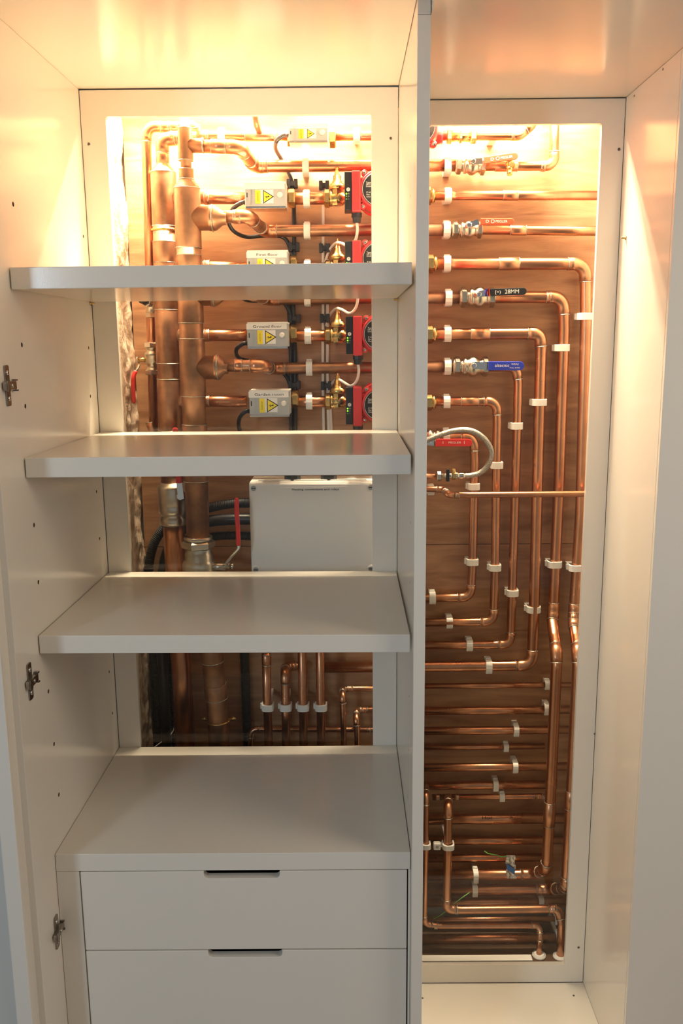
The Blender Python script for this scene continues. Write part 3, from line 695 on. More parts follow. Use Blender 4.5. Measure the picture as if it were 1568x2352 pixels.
# pumps with isolating valve
def pump(uc, vc, label, leds=(1, 0), line_v=None, capless=False, hidden=False):
    Yd = .072; c = P(uc, vc, Yd); k = mpp(vc, Yd)
    zc = P(uc, line_v or vc+20, YM).z
    e = empty('circulation_pump', Vector((c.x, YM, c.z)), label, 'pump', 'red circulation pumps')
    d = -Y_
    x0 = c.x-77*k; x1 = c.x-60*k; x2 = c.x-40*k; zt = c.z+40*k; zb = c.z-45*k
    MB().box(x0, x1+.0005, Yd+.006, Yd+.062, zb, zt).build('control_box', M['black'], e, .0016)['label'] = 'black control box'
    MB().box(x1, x2, Yd, Yd+.066, zb-.004, zt+.001).build('motor_flange', M['red'], e, .0025)
    prof = [(0, .046), (.035, .046), (.040, .044), (.050, .0425), (.0595, .0415), (.0605, .0375), (.0606, .0375)]
    lath(Vector((c.x, YM-.035, c.z)), d, [(0, .047), (.03, .046), (.040, .0425), (YM-.035-Yd-.002, .0415), (YM-.035-Yd, .0395)], 'red', 'motor_housing', e, 48)
    MB().box(x2-.002, c.x, Yd+.010, YM-.03, c.z-.028, c.z+.028).build('housing_neck', M['red'], e, .004)
    lath(Vector((c.x, YM+.022, zc+.004)), d, [(0, .038), (.006, .044), (.03, .046), (.036, .04)], 'red', 'volute', e, 40)
    for sx_ in (-1, 1):
        MB().lathe(Vector((c.x, YM, zc)), X_*sx_, [(.03, .022), (.055, .019), (.062, .019)], 28).build('port', M['red'], e)
    disc = lath(Vector((c.x, Yd+.0004, c.z)), d, [(0, .0368), (.0012, .0368), (.0014, .036)], 'black', 'name_plate', e, 48); disc['label'] = 'black round name plate'
    MB().torus(Vector((c.x, Yd-.0011, c.z)), d, .0352, .0004, 48, 6).build('plate_ring', M['silverink'], disc)
    yt = Yd-.0013
    text('Type UPS', (c.x-.0275, yt, c.z+.0135), X_, Z_, (.0056, .0056), M['silverink'], disc, align='LEFT')
    text('230 V~\n50/60Hz', (c.x-.0275, yt, c.z+.0075), X_, Z_, (.0042, .0042), M['silverink'], disc, align='LEFT')
    text('IP 44   TF 110\nMax. 10 bar\nClass H', (c.x-.0265, yt, c.z-.012), X_, Z_, (.0046, .0046), M['silverink'], disc, align='LEFT')
    for (dx, dz) in ((-.034, -.036), (-.030, .036), (.034, -.036), (.034, .036)):
        s_ = lath(Vector((c.x+dx, Yd+.02, c.z+dz)), d, [(0, .0072), (.014, .0068), (.0145, .0045)], 'red', 'screw_boss', e, 20)
        lath(Vector((c.x+dx, Yd+.0055, c.z+dz)), d, [(-.0005, .0042), (.0015, .0038), (.0017, .0015)], 'darkmetal', 'bolt', s_, 12)
        MB().obox(Vector((c.x+dx*.8, Yd+.02, c.z+dz*.8)), Vector((dx, 0, dz)).normalized(), Y_, Vector((dz, 0, -dx)).normalized(), .012, .012, .006).build('lug', M['red'], e, .002)
    cb = [o for o in e.children if o.name.startswith('control_box')][0]
    xl = (x0+x1)/2; yf = Yd+.0058
    lath(Vector((xl, yf, c.z+.0005)), d, [(0, .0042), (.0006, .0042)], 'silverink', 'button', cb, 20)
    text('P', (xl, yf-.0008, c.z+.0005), X_, Z_, (.005, .005), M['ink'], cb)
    for i in range(3):
        on = i < leds[0]
        lath(Vector((x0+.0042, yf, c.z-.0085-i*.0058)), d, [(0, .0019), (.0007, .0017), (.001, .0008)], 'led' if on else 'leddim', 'indicator', cb, 12)['label'] = 'green glowing indicator' if on else 'unlit indicator'
        text(('III', 'II', 'I')[i], (x0+.0095, yf-.0001, c.z-.0085-i*.0058), X_, Z_, (.0042, .0042), M['silverink'], cb)
    # plug and mains lead
    xp = (x1+x2)/2+.001; lath(Vector((xp, Yd+.028, zb-.003)), (0, 0, -1), [(0, .0125), (.010, .0125), (.0105, .0105), (.021, .0095), (.022, .006)], 'black', 'cable_gland', e, 10, False)
    z0 = zb-.024; X0 = xp; yy = Yd+.028
    pts = [Vector((X0, yy, z0)), Vector((X0+.0015, yy, z0-.018)), Vector((X0-.004, yy+.005, z0-.040)), Vector((X0-.018, yy+.012, z0-.051)), Vector((X0-.036, yy+.03, z0-.042)), Vector((X0-.050, yy+.07, z0-.038)), Vector((X0-.066, YP-.012, z0-.052)), Vector((X0-.076, YP-.006, z0-.078))]
    if not hidden: MB().tube(smooth_path(pts, 8), .0033, 12).build('mains_lead', M['cable_white'], e)['label'] = 'white mains lead'
    return e
PV = {2: 434, 3: 593, 4: 767, 5: 931}
pump(868, 434, 'red pump highest of those left of the frame stile, above the top shelf', (1, 0), 456)
pump(869, 594, 'red pump cut off by the top shelf', (1, 0), 617)
pump(871, 767, 'red pump level with the Ground floor actuator', (2, 0), 771)
pump(871, 930, 'red pump level with the Garden room actuator', (2, 0), 922, hidden=True)
pump(962, 290, 'top red pump, seen at the top left corner of the right bay', (1, 0), 312, hidden=True)
# brass angle valves with pointed caps, left of each pump
def angle_valve(u, v, label):
    c = P(u, v, YM); e = empty('isolating_valve', c, label, 'valve', 'brass isolating valves beside the pumps'); k = mpp(v, YM)
    MB().hexnut(c-X_*23*k, X_, .0205, .0135).build('nut', M['brass'], e)
    lath(c-X_*17*k, X_, [(0, .0175), (.004, .0185), (.008, .0155), (.012, .0165), (30*k, .0165), (30*k+.002, .013), (38*k, .013)], 'brass', 'body', e, 28)
    lath(c-Z_*.016, Z_, [(0, .0145), (.003, .0160), (.024, .0160), (.0245, .0150), (.036, .0150)], 'brass', 'bonnet', e, 8, False)
    lath(c+Z_*.019, Z_, [(0, .0150), (.002, .0195), (.010, .0195), (.012, .0165), (.0135, .0165), (.0145, .0125), (.019, .0118), (.021, .0095), (.032, .0085), (.033, .0062), (.036, .0066), (.038, .0048), (.042, .0052), (.044, .0030), (.049, .0030), (.050, .0012)], 'brass', 'cap', e, 24)
    text('DN', c+Vector((0, -.0162, .004)), X_, Z_, (.007, .006), M['brass'], e, ext=.0006)
    return e
angle_valve(774, 456, 'brass valve with a pointed cap beside the highest pump left of the stile')
angle_valve(776, 617, 'brass valve with a pointed cap touching the top shelf edge')
angle_valve(776, 771, 'brass valve with a pointed cap level with the Ground floor actuator')
angle_valve(776, 922, 'brass valve with a pointed cap level with the Garden room actuator')
# pipe clips in the left bay
for u, v, Y, mm, lb in [(509, 312, .16, 22, 'clip on the topmost slim pipe left of the small stub'), (819, 312, .16, 22, 'clip on the topmost pipe near the frame stile'),
    (702, 383, YB, 28, 'clip on the uppermost flow pipe'), (704, 457, YM, 28, 'clip between the second actuator and its pump'), (705, 531, YB, 28, 'clip on the flow pipe just above the top shelf'),
    (706, 617, YM, 28, 'clip just showing over the top shelf edge'), (706, 686, YB, 28, 'clip on the pipe just under the top shelf'), (707, 772, YM, 28, 'clip right of the Ground floor actuator'), (710, 846, YB, 28, 'clip on the flow pipe between the Ground floor and Garden room actuators'), (710, 923, YM, 28, 'clip right of the Garden room actuator')]:
    clip(u, v, Y, mm, 'h', 'white '+lb, .0155)
# cables on the board
def cable(pts, r, label, m='black', grp='black cables on the board', name='cable', corr=None):
    pth = smooth_path([P(*p) for p in pts], 12)
    if corr:
        pth = resample(pth, corr/4); rs = [r+r*.07*math.sin(i*math.pi/2) for i in range(len(pth))]
        o = MB().tube(pth, rs, 16).build(name, M[m])
    else: o = MB().tube(pth, r, 14).build(name, M[m])
    return tag(o, label, 'cable', grp)
cable([(672, 428, .2085), (675, 500, .2085), (675, 600, .2085), (673, 700, .2085), (677, 800, .2085), (678, 900, .2085), (678, 1000, .2085), (680, 1100, .2085)], .0052, 'thick black cable running down the board beside the white pipe clips')
cable([(664, 600, .2085), (663, 700, .2085), (667, 800, .2085), (668, 900, .2085), (668, 1000, .2085), (670, 1100, .2085)], .0045, 'second black cable, left of the thick one, below the First floor actuator')
for i, (ua, va, ub) in enumerate(((742, 430, 741), (751, 595, 753), (757, 905, 762))):
    pts = [(ua, va, .2105)]+[(ua+(ub-ua)*t, va+(1010-va)*t, .2105) for t in (.25, .5, .75)]+[(ub+3, 1050, .2105)]
    cable(pts, .0038, 'white flat cable down the board, '+('leftmost of the three' if i == 0 else 'middle of the three' if i == 1 else 'rightmost, starting lowest'), 'cable_white', 'white cables on the board')
def cclip(u, v, w, label):
    c = P(u, v, .204); e = MB().obox(c, X_, Z_, Y_, w, .006, .0058).build('cable_clip', M['rubber'], None, .0015); tag(e, label, 'cable clip', 'black cable clips')
    for s_ in (-1, 1): MB().obox(c+X_*s_*w*.85, X_, Z_, Y_, .0045, .0105, .0075).build('jaw', M['rubber'], e, .0012)
    return e
for u, v, w, lb in [(671, 422, .010, 'black clip high up on the black cable, beside the second actuator'), (675, 568, .010, 'black clip on the black cable just above the top shelf'), (676, 732, .012, 'black clip on the black cables, above the Ground floor actuator nut'), (676, 884, .012, 'black clip on the black cables, above the Garden room actuator nut'),
    (744, 426, .009, 'black clip on the white cable beside the highest brass valve'), (745, 570, .010, 'black clip on the white cables just above the top shelf'), (746, 731, .009, 'black clip on the white cables, under the top shelf'), (749, 886, .010, 'black clip on the white cables, above the Garden room clip')]:
    cclip(u, v, w, lb)
# large isolating valve on the rear riser
e = empty('ball_valve', brp(1160), 'large nickel valve on the rear riser, below the second shelf', 'valve', 'large valves on the fat risers')
A = brp(1104); L = (brp(1203)-A).length
lath(A, dn2, [(0, .028), (L*.06, .030), (L*.08, .035), (L*.14, .0365), (L*.5, .0365), (L*.53, .0345), (L*.56, .0355), (L*.70, .0355), (L*.74, .0315), (L*.79, .0300), (L*.82, .0335), (L*.97, .0335), (L, .030)], 'nickel', 'body', e, 36)
q = P(416, 1139, YR-.033); lath(q+Y_*.008, -Y_, [(0, .012), (.010, .012), (.011, .008), (.018, .008)], 'chrome', 'stem', e, 20); MB().hexnut(q-Y_*.012, Y_, .0095, .006).build('lever_nut', M['chrome'], e)
b = MB(); roundbar(b, P(416, 1146, YR-.05), P(411, 1104, YR-.052), .014, -Y_, .004); b.build('lever_arm', M['chrome'], e)
b = MB(); roundbar(b, P(411, 1110, YR-.053), P(402, 982, YR-.06), .0135, -Y_, .008); b.build('handle', M['redh'], e, .002)['label'] = 'red sleeved handle'
o = MB().tube([brp(1195), P(406, 1360, YR), P(416, 1520, YR), P(426, 1740, YR)], .026, 32).build('copper_riser', M['copper']); tag(o, 'fat copper pipe dropping below the large rear valve, left of the front one', 'pipe', 'fat copper risers')
# large valve on the front riser
A = frp(1228); dn3 = dn; e = empty('ball_valve', A, 'large nickel valve with a raised red lever on the front riser', 'valve', 'large valves on the fat risers')
px = mpp(1260, YF)
lath(A, dn3, [(0, .029), (.002, .0345), (.010, .0345), (.0105, .0300), (.042, .033), (.043, .034), (.058, .034), (.062, .037), (.070, .0405), (.130, .0405), (.14, .035), (.165, .034)], 'nickel', 'body', e, 40)
MB().hexnut(A+dn3*.021, dn3, .0408, .020, math.radians(15)).build('nut', M['nickel'], e)
MB().hexnut(A+dn3*.15, dn3, .0408, .020, math.radians(15)).build('nut', M['nickel'], e)
sp = P(495, 1302, YF-.01)
MB().tube([sp-X_*.01, sp+X_*.026], .0105, 20).build('stem', M['nickel'], e)
MB().hexnut(P(522, 1300, YF-.012), X_, .0085, .012).build('lever_nut', M['chrome'], e)
MB().tube([P(531, 1301, YF-.012), P(536, 1301, YF-.012)], .0085, 16).build('lever_washer', M['chrome'], e)
b = MB().tube(smooth_path([P(520, 1294, YF-.02), P(528, 1283, YF-.026), P(541, 1268, YF-.034), P(547.5, 1258, YF-.036), P(547, 1248, YF-.036)], 6), .0042, 12).build('lever_arm', M['chrome'], e)
pth = smooth_path([P(547.5, 1253, YF-.036), P(546, 1215, YF-.036), P(543.5, 1175, YF-.036), P(543.5, 1143, YF-.036)], 8)
MB().tube(pth, [.0048]+[.0056]*(len(pth)-3)+[.0050, .0026], 16).build('handle', M['redh'], e)['label'] = 'red sleeved handle'
text('D N 50', A+Vector((0, -.041, -.088)), X_, Z_, (.014, .014), M['chrome'], e, ext=.0008)
# front riser foot below the third shelf
lo = pipe([P(478, 1400, .055), P(486, 1500, .058), P(491, 1545, .083), P(500, 1640, .088), P(505, 1745, .088)], 54, 'dark fat copper pipe below the third shelf, with a brass clamp ring', 'copper_old', group='fat copper risers', bend=.04, fit=False)
def axis_seg(pa, pb, r, name, m, parent, ring=True):
    a, b = Vector(pa), Vector(pb); d = (b-a).normalized(); L = (b-a).length
    c = MB().lathe(a, d, [(0, r*.985), (.001, r), (L-.001, r), (L, r*.985)], 36).build(name, M[m], parent)
    if ring: MB().torus(b, d, r*.985, .0013, 32, 6).build('solder_ring', M['solder'], c)
    return c
axis_seg(P(480, 1425, .056), P(487.5, 1517, .063), .0298, 'elbow', 'copper_old', lo)
axis_seg(P(493.5, 1570, .085), P(497, 1603, .087), .0288, 'coupling', 'copper_old', lo)
cr = MB().torus(P(501.5, 1655, .088), Vector((.03, 0, -1)), .0278, .0026, 36, 8).build('clamp_ring', M['brass'], lo)
for du_ in (-32, 34):
    q = P(501.5+du_, 1651, .088); MB().tube([q-X_*.007, q+X_*.007], .0028, 10).build('clamp_lug', M['brass'], lo); MB().tube([q-Z_*.005, q+Z_*.005], .003, 10).build('clamp_screw', M['brass'], lo)
# junction box
e0 = P(574.5, 1311, .10); e1 = P(861.5, 1100, .10)
e = empty('junction_box', Vector(((e0.x+e1.x)/2, .21, e0.z)), 'large pale grey junction box named Heating connections and relays', 'junction box')
x0, x1, z0, z1 = e0.x+.003, e1.x, P(600, 1318, .10).z, P(600, 1111, .10).z
MB().box(x0-.001, x1+.001, .112, YP-.001, z0-.002, z1+.002).build('base', M['box_plastic'], e, .004)
MB().box(x0, x1, .10, .1115, z0, z1).build('lid', M['box_plastic'], e, .004)
MB().box(x0+.02, x1-.02, .13, .134, z1+.0022, z1+.0045).build('rim', M['box_plastic'], e, .001)
for (cx_, cz_) in ((x0+.011, z1-.011), (x1-.011, z1-.011), (x0+.011, z0+.011), (x1-.011, z0+.011)):
    s_ = lath((cx_, .0998, cz_), -Y_, [(0, .0098), (.0006, .0098), (.0012, .0092)], 'box_plastic', 'corner_boss', e, 24)
    k_ = lath((cx_, .0986, cz_), -Y_, [(0, .0068), (.0008, .0066), (.0010, .0058)], 'embossed', 'corner_screw', s_, 24)
    MB().box(cx_-.0045, cx_+.0045, .0972, .0976, cz_-.0011, cz_+.0011).build('slot', M['ink'], s_)
la, lb_ = P(643, 1130, .0995), P(806, 1118, .0995)
lb = MB().box(la.x, lb_.x, .0992, .0999, la.z, lb_.z).build('name_strip', M['white'], e); lb['label'] = 'white printed name strip'
text('Heating connections and relays', ((la.x+lb_.x)/2, .0990, (la.z+lb_.z)/2), X_, Z_, (.0092, .0072), M['ink'], lb, bold=.01)
for i in range(4): 
    q = P(818, 1298+i*4.2, .0995); MB().box(q.x-.009, q.x+.009, .0996, .1, q.z-.0006, q.z+.0006).build('vent_slot', M['white_plastic'], e)
for k_, uu in enumerate((672, 755)):
    q = P(uu, 1104, .15); lath(Vector((q.x, .15, z1+.001)), Z_, [(0, .021), (.012, .021), (.0125, .016), (.02, .016)], 'black', 'cable_gland', e, 10, False)
# conduits
cable([(585, 1155, .16), (530, 1157, .165), (478, 1167, .175), (420, 1185, .19), (378, 1212, .195), (350, 1258, .196), (341, 1330, .197), (350, 1450, .2), (359, 1600, .2), (363, 1740, .2)], .0118, 'ribbed black conduit entering the junction box highest', 'rubber', 'black ribbed conduits', 'conduit', .0045)
cable([(585, 1192, .15), (530, 1193, .155), (478, 1198, .17), (420, 1215, .186), (392, 1250, .180), (374, 1320, .172), (370, 1450, .172), (378, 1600, .172), (384, 1740, .172)], .0145, 'smooth black conduit entering the junction box at middle height', 'black', 'black ribbed conduits', 'conduit')
cable([(585, 1232, .17), (530, 1230, .175), (478, 1234, .18), (432, 1248, .186), (412, 1290, .197), (398, 1400, .201), (398, 1600, .201), (402, 1740, .201)], .0105, 'ribbed black conduit entering the junction box lowest', 'rubber', 'black ribbed conduits', 'conduit', .0045)
cable([(558, 1400, .2), (561, 1500, .2), (565, 1620, .2), (569, 1740, .2)], .0115, 'black conduit dropping between the fat pipe and the four clipped pipes', 'rubber', 'black ribbed conduits', 'conduit', .0045)
cable([(404, 1655, .17), (397, 1680, .168), (380, 1697, .165), (355, 1716, .16)], .0016, 'thin pale wire curling at the lower left corner', 'silverink', 'loose wires', 'wire')
# lower left cluster
pipe([(611, 1498, .105), (613, 1600, .105), (618, 1740, .105)], 22, 'copper pipe leftmost of the four in the white clip row', 'copper', [((611.5, 1503, .105), (612, 1527, .105))])
pipe([(700, 1528, .185), (655, 1531, .175), (654.5, 1545, .115), (656, 1640, .105), (658, 1740, .105)], 22, 'copper pipe second in the clip row, bending over at its top', 'copper', (), bend=.018)
pipe([(692, 1400, .105), (695, 1600, .105), (698, 1740, .105)], 22, 'copper pipe third in the clip row', 'copper')
pipe([(733, 1400, .105), (736, 1600, .105), (738, 1740, .105)], 22, 'copper pipe rightmost of the four in the clip row', 'copper')
for u, n in ((615, 'first'), (656, 'second'), (696, 'third'), (737, 'fourth')): clip(u, 1623, .105, 22, 'v', 'white clip %s from the left in the row of four on upright pipes' % n, .017)
pipe([(745, 1533, YB), (960, 1531, YB), (1221, 1528, YB-.005), (1226, 1400, YB-.005), (1242, 800, YB), (1240, 766, YB), (1110, 767, YB), (938, 769, YB)], 28, 'copper pipe running from the third pump line down to the fourth lowest corner', 'copper', [((1080, 767, YB), (1123, 767, YB))])
pipe([(960, 1580, .18), (800, 1582, .175), (785, 1584, .165), (786.5, 1597, .125), (788, 1660, .12), (790, 1740, .12)], 15, 'thin copper pipe with a bright bent top, left of the stile', 'copper', (), bend=.014)
pipe([(960, 1627, .18), (832, 1630, .175), (818, 1633, .16), (818, 1650, .125), (820, 1690, .12), (821, 1740, .12)], 15, 'shorter thin copper pipe with a bright bent top nearest the stile', 'copper', (), bend=.014)
pipe([(960, 1676, .175), (860, 1676, .175), (577, 1675, .17), (573, 1760, .16)], 15, 'thin copper pipe crossing behind the four clipped pipes and turning down', 'copper', [((843, 1676, .175), (850, 1676, .175))])

# ============================================================ RIGHT BAY PIPEWORK
def bnut(u, v, Y, r, L, label):
    c = P(u, v, Y); o = MB().hexnut(c, X_, r, L).build('union_nut', M['brass']); tag(o, label, 'nut', 'brass union nuts')
    lath(c+X_*L*.5, X_, [(0, r*.8), (.005, r*.8), (.0055, r*.7), (.008, r*.7)], 'brass', 'collar', o, 24); return o
bnut(984, 450, YB-.005, .021, .013, 'brass nut level with the second highest right bay pipe')
bnut(988, 606, YB-.005, .0225, .018, 'brass nut on the pipe that turns down at the far right')
bnut(986, 768, YB-.005, .0225, .018, 'brass nut on the pipe under the black lever')
bnut(985, 924, YB-.005, .0215, .017, 'brass nut on the pipe under the blue lever')
pipe([(992, 312, .17), (1192, 311, .17), (1222, 285, .17), (1226, 230, .17)], 22, 'topmost copper pipe of the right bay, bending up out of sight', 'copper', (), bend=.02)
e = empty('union_fitting', P(1060, 312, .17), 'brass union fittings on the topmost right bay pipe', 'fitting')
for u, w, r in ((1031, .012, .0185), (1057, .006, .0165), (1086, .014, .0178)): MB().hexnut(P(u, 312, .17), X_, r, w).build('nut', M['brass'], e)
MB().tube([P(1036, 312, .17), P(1086, 312, .17)], .0135, 24).build('body', M['brass'], e)
# row 380
pipe([(1108, 382, YB), (1272, 381, YB), (1274, 230, YB)], 22, 'copper pipe with the drain cock, bending up near the bright corner', 'copper', [((1137, 382, YB), (1187, 382, YB)), ((1243, 382, YB), (1250, 382, YB))], bend=.02)
inline_valve(1043, 1115, 380, YB, .0135, 'valve with an orange-red lever, higher of the two, above a brass drain cock', (1086, 371, 1111, 369, 1189, 358, 15), 'orangeh', [('PEGLER', .66, 0, (.0085, .0075)), ('O', .40, 0, (.012, .012)), ('D', .24, 0, (.012, .009))], v1=383)
e = empty('drain_cock', P(1168, 383, YB), 'small brass drain cock hanging below the orange-red lever', 'drain cock')
lath(P(1169, 370, .165), Vector((0, -.35, -1)), [(0, .0085), (.006, .0085), (.007, .006), (.016, .006), (.017, .0072), (.021, .0072), (.022, .006), (.030, .0062), (.034, .0062)], 'brass', 'spout', e, 20)
lath(P(1169, 383, YB-.008), -Y_, [(0, .010), (.02, .010), (.022, .006), (.028, .0055)], 'brass', 'body', e, 20)
# row 447
pipe([(986, 449, YB-.005), (1400, 449, YB-.005)], 22, 'straight copper pipe crossing the whole bay below the drain cock', 'copper', [((1155, 449, YB-.005), (1188, 449, YB-.005))])
# row 528
pipe([(1100, 528, YB), (1368, 531, YB), (1420, 532, YB)], 22, 'straight copper pipe crossing the bay with the lower orange-red lever', 'copper', [((1171, 528.5, YB), (1207, 529, YB))], fit=False)
inline_valve(1035, 1108, 528, YB, .0135, 'valve with an orange-red lever, lower of the two', (1077, 517, 1103, 509, 1180, 509, 14), 'orangeh', [('PEGLER', .62, 0, (.0085, .0075)), ('O', .36, 0, (.012, .012)), ('D', .20, 0, (.012, .009))])
# R5..R10 nested L shapes
pipe([(994, 606, YB-.005), (1344, 606, YB-.005), (1345, 740, YB-.005), (1333, 1180, YB-.005), (1318, 1404, YB-.005), (1316.5, 1428, .17), (1326, 1500, .092), (1326.5, 1530, .082), (1314, 1780, .08), (1300, 2030, .08), (1298, 2040, .09), (1262, 2043, .16), (940, 2042, .165)], 28, 'outermost copper pipe, turning down at far right and stepping forward low down', 'copper', [((1145, 606, YB-.005), (1191, 606, YB-.005)), ((1311, 1816, .08), (1308, 1856, .08))], bend=.03)
pipe([(1128, 683, YB), (1293, 682, YB), (1295, 760, YB), (1284, 1100, YB), (1270, 1404, YB), (1268, 1428, .17), (1277, 1500, .092), (1277.5, 1530, .082), (1265, 1800, .08), (1256, 1975, .08), (1253, 1995, .09), (1228, 2008, .16), (960, 2010, .165)], 28, 'copper pipe under the black lever, turning down second from the right', 'copper', [((1256, 682, YB), (1262, 682, YB)), ((1262.5, 1842, .08), (1260, 1896, .08))], bend=.03)
inline_valve(1052, 1137, 683, YB, .0165, 'valve with a black lever marked 28MM', (1099, 676, 1124, 671.5, 1209, 669, 16), 'black', [('28MM', .60, 0, (.0135, .0135)), ('[=)', .22, 0, (.012, .010))], 'white', tipband=True)
inline_valve(1037, 1122, 842, YB, .0165, 'valve with a blue lever', (1088, 839, 1121, 840.5, 1203, 840.5, 20), 'blueh', [('altecnic', .38, .001, (.0115, .0115)), ('WRAS', .74, .004, (.0065, .0065)), ('FULL BORE', .74, -.0045, (.005, .005))])
pipe([(1116, 843, YB), (1186, 843, YB), (1189.5, 880, YB), (1187, 1000, YB), (1178, 1290, YB), (1172, 1480, YB), (1100, 1481, YB), (940, 1482, YB)], 22, 'copper pipe from the blue lever valve, turning down then left', 'copper')
pipe([(992, 922, YB-.005), (1141, 922, YB-.005), (1141, 980, YB-.005), (1137, 1290, YB-.005), (1132.5, 1428, YB-.005), (940, 1430, YB-.005)], 22, 'copper pipe turning down below the blue lever, fifth from the right', 'copper', [((1058, 922, YB-.005), (1098, 922, YB-.005))])
pipe([(940, 1005, YB), (1089, 1004, YB), (1090, 1060, YB), (1085, 1290, YB), (1080, 1372, YB), (940, 1374, YB)], 22, 'copper pipe behind the braided hose, innermost of the nested bends', 'copper', (), bend=.024)
inline_valve(955, 1010, 1004, YB-.004, .0135, 'valve with a red lever partly behind the braided hose', (984, 1016, 1000, 1016.5, 1084, 1016.5, 17), 'redh', [('I', .2, 0, (.012, .010)), ('PEGLER', .52, 0, (.0095, .007)), ('I', .78, 0, (.014, .012))])
# braided hose with its little tap
e = empty('braided_hose', P(1090, 1092, .12), 'silver braided hose curling in a loop beside the red lever', 'hose')
pts = [(955, 1020, .11), (983, 1010, .10), (1010, 999, .095), (1045, 989, .09), (1080, 989, .088), (1108, 1004, .09), (1125, 1027, .093), (1128, 1048, .096), (1119, 1070, .10), (1102, 1086, .105), (1080, 1092, .11), (1052, 1092, .115)]
MB().tube(resample(smooth_path([P(*p) for p in pts], 10), .002), .0065, 16).build('braid', M['hose'], e)
lath(P(1068, 1092, .112), -X_, [(0, .0072), (.006, .0076), (.018, .0076), (.020, .0065)], 'chrome', 'ferrule', e, 20)
e = empty('hose_tap', P(1030, 1092, .12), 'small tap with a black lever at the end of the braided hose', 'tap')
lath(P(1056, 1092, .115), -X_, [(0, .007), (.004, .0085), (.015, .0085), (.016, .0065), (.032, .0065), (.033, .0095)], 'chrome', 'body', e, 20)
MB().hexnut(P(1042, 1092, .115), X_, .0115, .010).build('nut', M['brass'], e); MB().hexnut(P(1008, 1094, .117), X_, .0125, .011).build('nut', M['nickel'], e)
MB().tube([P(1013, 1093, .117), P(1040, 1092.5, .116)], .0068, 20).build('neck', M['nickel'], e)
b = MB(); roundbar(b, P(1027.5, 1106, .104), P(1028.5, 1077, .104), .0085, -Y_, .006); b.build('lever', M['black'], e, .0015)['label'] = 'black lever'
MB().tube([P(1042, 1092, .113), P(1042, 1078, .108)], .004, 12).build('bleed_nipple', M['brass'], e)
pipe([(930, 1094, .118), (1004, 1094, .118)], 15, 'thin copper pipe feeding the braided hose tap', 'copper')
pipe([(930, 1122, .17), (1018, 1124, .165), (1030, 1137, .125), (1100, 1136.5, .12), (1372, 1134, .12), (1420, 1133.5, .12)], 15, 'thin copper pipe crossing in front of the tall pipes', 'copper', [((1046, 1137, .12), (1053, 1137, .12))], bend=.012)
CL = 'white '
for u, v, mm, d, lb in [(1129, 312, 22, 'h', 'clip on the topmost right bay pipe'), (1027, 382, 28, 'h', 'clip left of the higher orange-red lever valve'), (1028, 449, 22, 'h', 'clip on the straight pipe between the two orange-red levers'), (1025, 528, 28, 'h', 'clip left of the lower orange-red lever valve'),
    (1026, 606, 28, 'h', 'clip on the pipe above the black lever'), (1029, 685, 28, 'h', 'clip left of the black lever valve'), (1027, 768, 28, 'h', 'clip on the pipe between the black and blue levers'), (1027, 843, 28, 'h', 'clip left of the blue lever valve'), (1025, 923, 22, 'h', 'clip on the pipe below the blue lever'),
    (1024, 1000, 22, 'h', 'clip half hidden behind the braided hose'), (989, 1126, 15, 'h', 'clip on the thin pipe just below the hose tap'),
    (1341, 727, 28, 'v', 'clip highest on the outermost upright pipe'), (1289, 799, 28, 'v', 'clip high on the second upright pipe from the right'), (1237, 924, 28, 'v', 'clip high on the third upright pipe from the right'), (1185, 978, 22, 'v', 'clip high on the pipe from the blue lever'), (1140, 1068, 22, 'v', 'clip touching the hose loop on an upright pipe'), (1087, 1117, 22, 'v', 'clip on the innermost upright pipe above the thin cross pipe'),
    (1084, 1290, 22, 'v', 'clip low on the innermost upright pipe'), (1136, 1303, 22, 'v', 'clip low on the second upright pipe from the left'), (1176, 1361, 22, 'v', 'clip low on the third upright pipe from the left'), (1224, 1398, 28, 'v', 'clip lowest of those on upright pipes, fourth pipe from the left'), (1272, 1295, 28, 'v', 'clip low on the second upright pipe from the right'), (1321, 1303, 28, 'v', 'clip low on the outermost upright pipe'),
    (992, 1373, 22, 'h', 'clip on the highest of the four cross pipes that end in bends'), (1031, 1429, 22, 'h', 'clip on the second of the four cross pipes that end in bends'), (1077, 1481, 22, 'h', 'clip on the third of the four cross pipes that end in bends'), (1121, 1530, 28, 'h', 'clip on the lowest of the four cross pipes that end in bends')]:
    clip(u, v, .118 if mm == 15 and v < 1200 and False else YB-(.005 if v in (449, 606, 923, 727, 1068, 1303) else 0), mm, d, CL+lb, .0165)
# lower cross pipes
def cross(v, mm, Y, lb, u0=940, u1=1318, slope=-2, m='copper', cps=()):
    return pipe([(u0, v+1, Y), (u1, v+slope, Y)], mm, lb, m, cps)
cross(1575, 15, .195, 'faint thin cross pipe just below the four bends')
cross(1632, 22, .19, 'cross pipe second below the four bends')
cross(1678, 22, .185, 'cross pipe third below the four bends, bright along its top')
cross(1716, 15, .203, 'dark thin cross pipe set deep, between two brighter ones', u1=1250)
cross(1762, 22, .180, 'cross pipe with a long bright highlight, above the small bends')
cross(1804, 22, .19, 'cross pipe level with the leftmost small bend', u1=1270)
pipe([(992, 1831, .185), (1243, 1829, .185), (1256, 1832, .17), (1262, 1846, .085)], 15, 'thin cross pipe joining the front upright pipe at its tee', 'copper', [((1001, 1831, .185), (1008, 1831, .185)), ((1046, 1831, .185), (1052, 1831, .185)), ((1222, 1829.5, .185), (1226, 1829.5, .185))], bend=.012)
ho = cross(1881, 28, .19, 'thick cross pipe with the handwritten word Hot and an arrow')
text('Hot  \u2014\u2014>', P(1142, 1878, .1752), X_, Z_, (.018, .015), M['ink'], ho, 'handwriting')
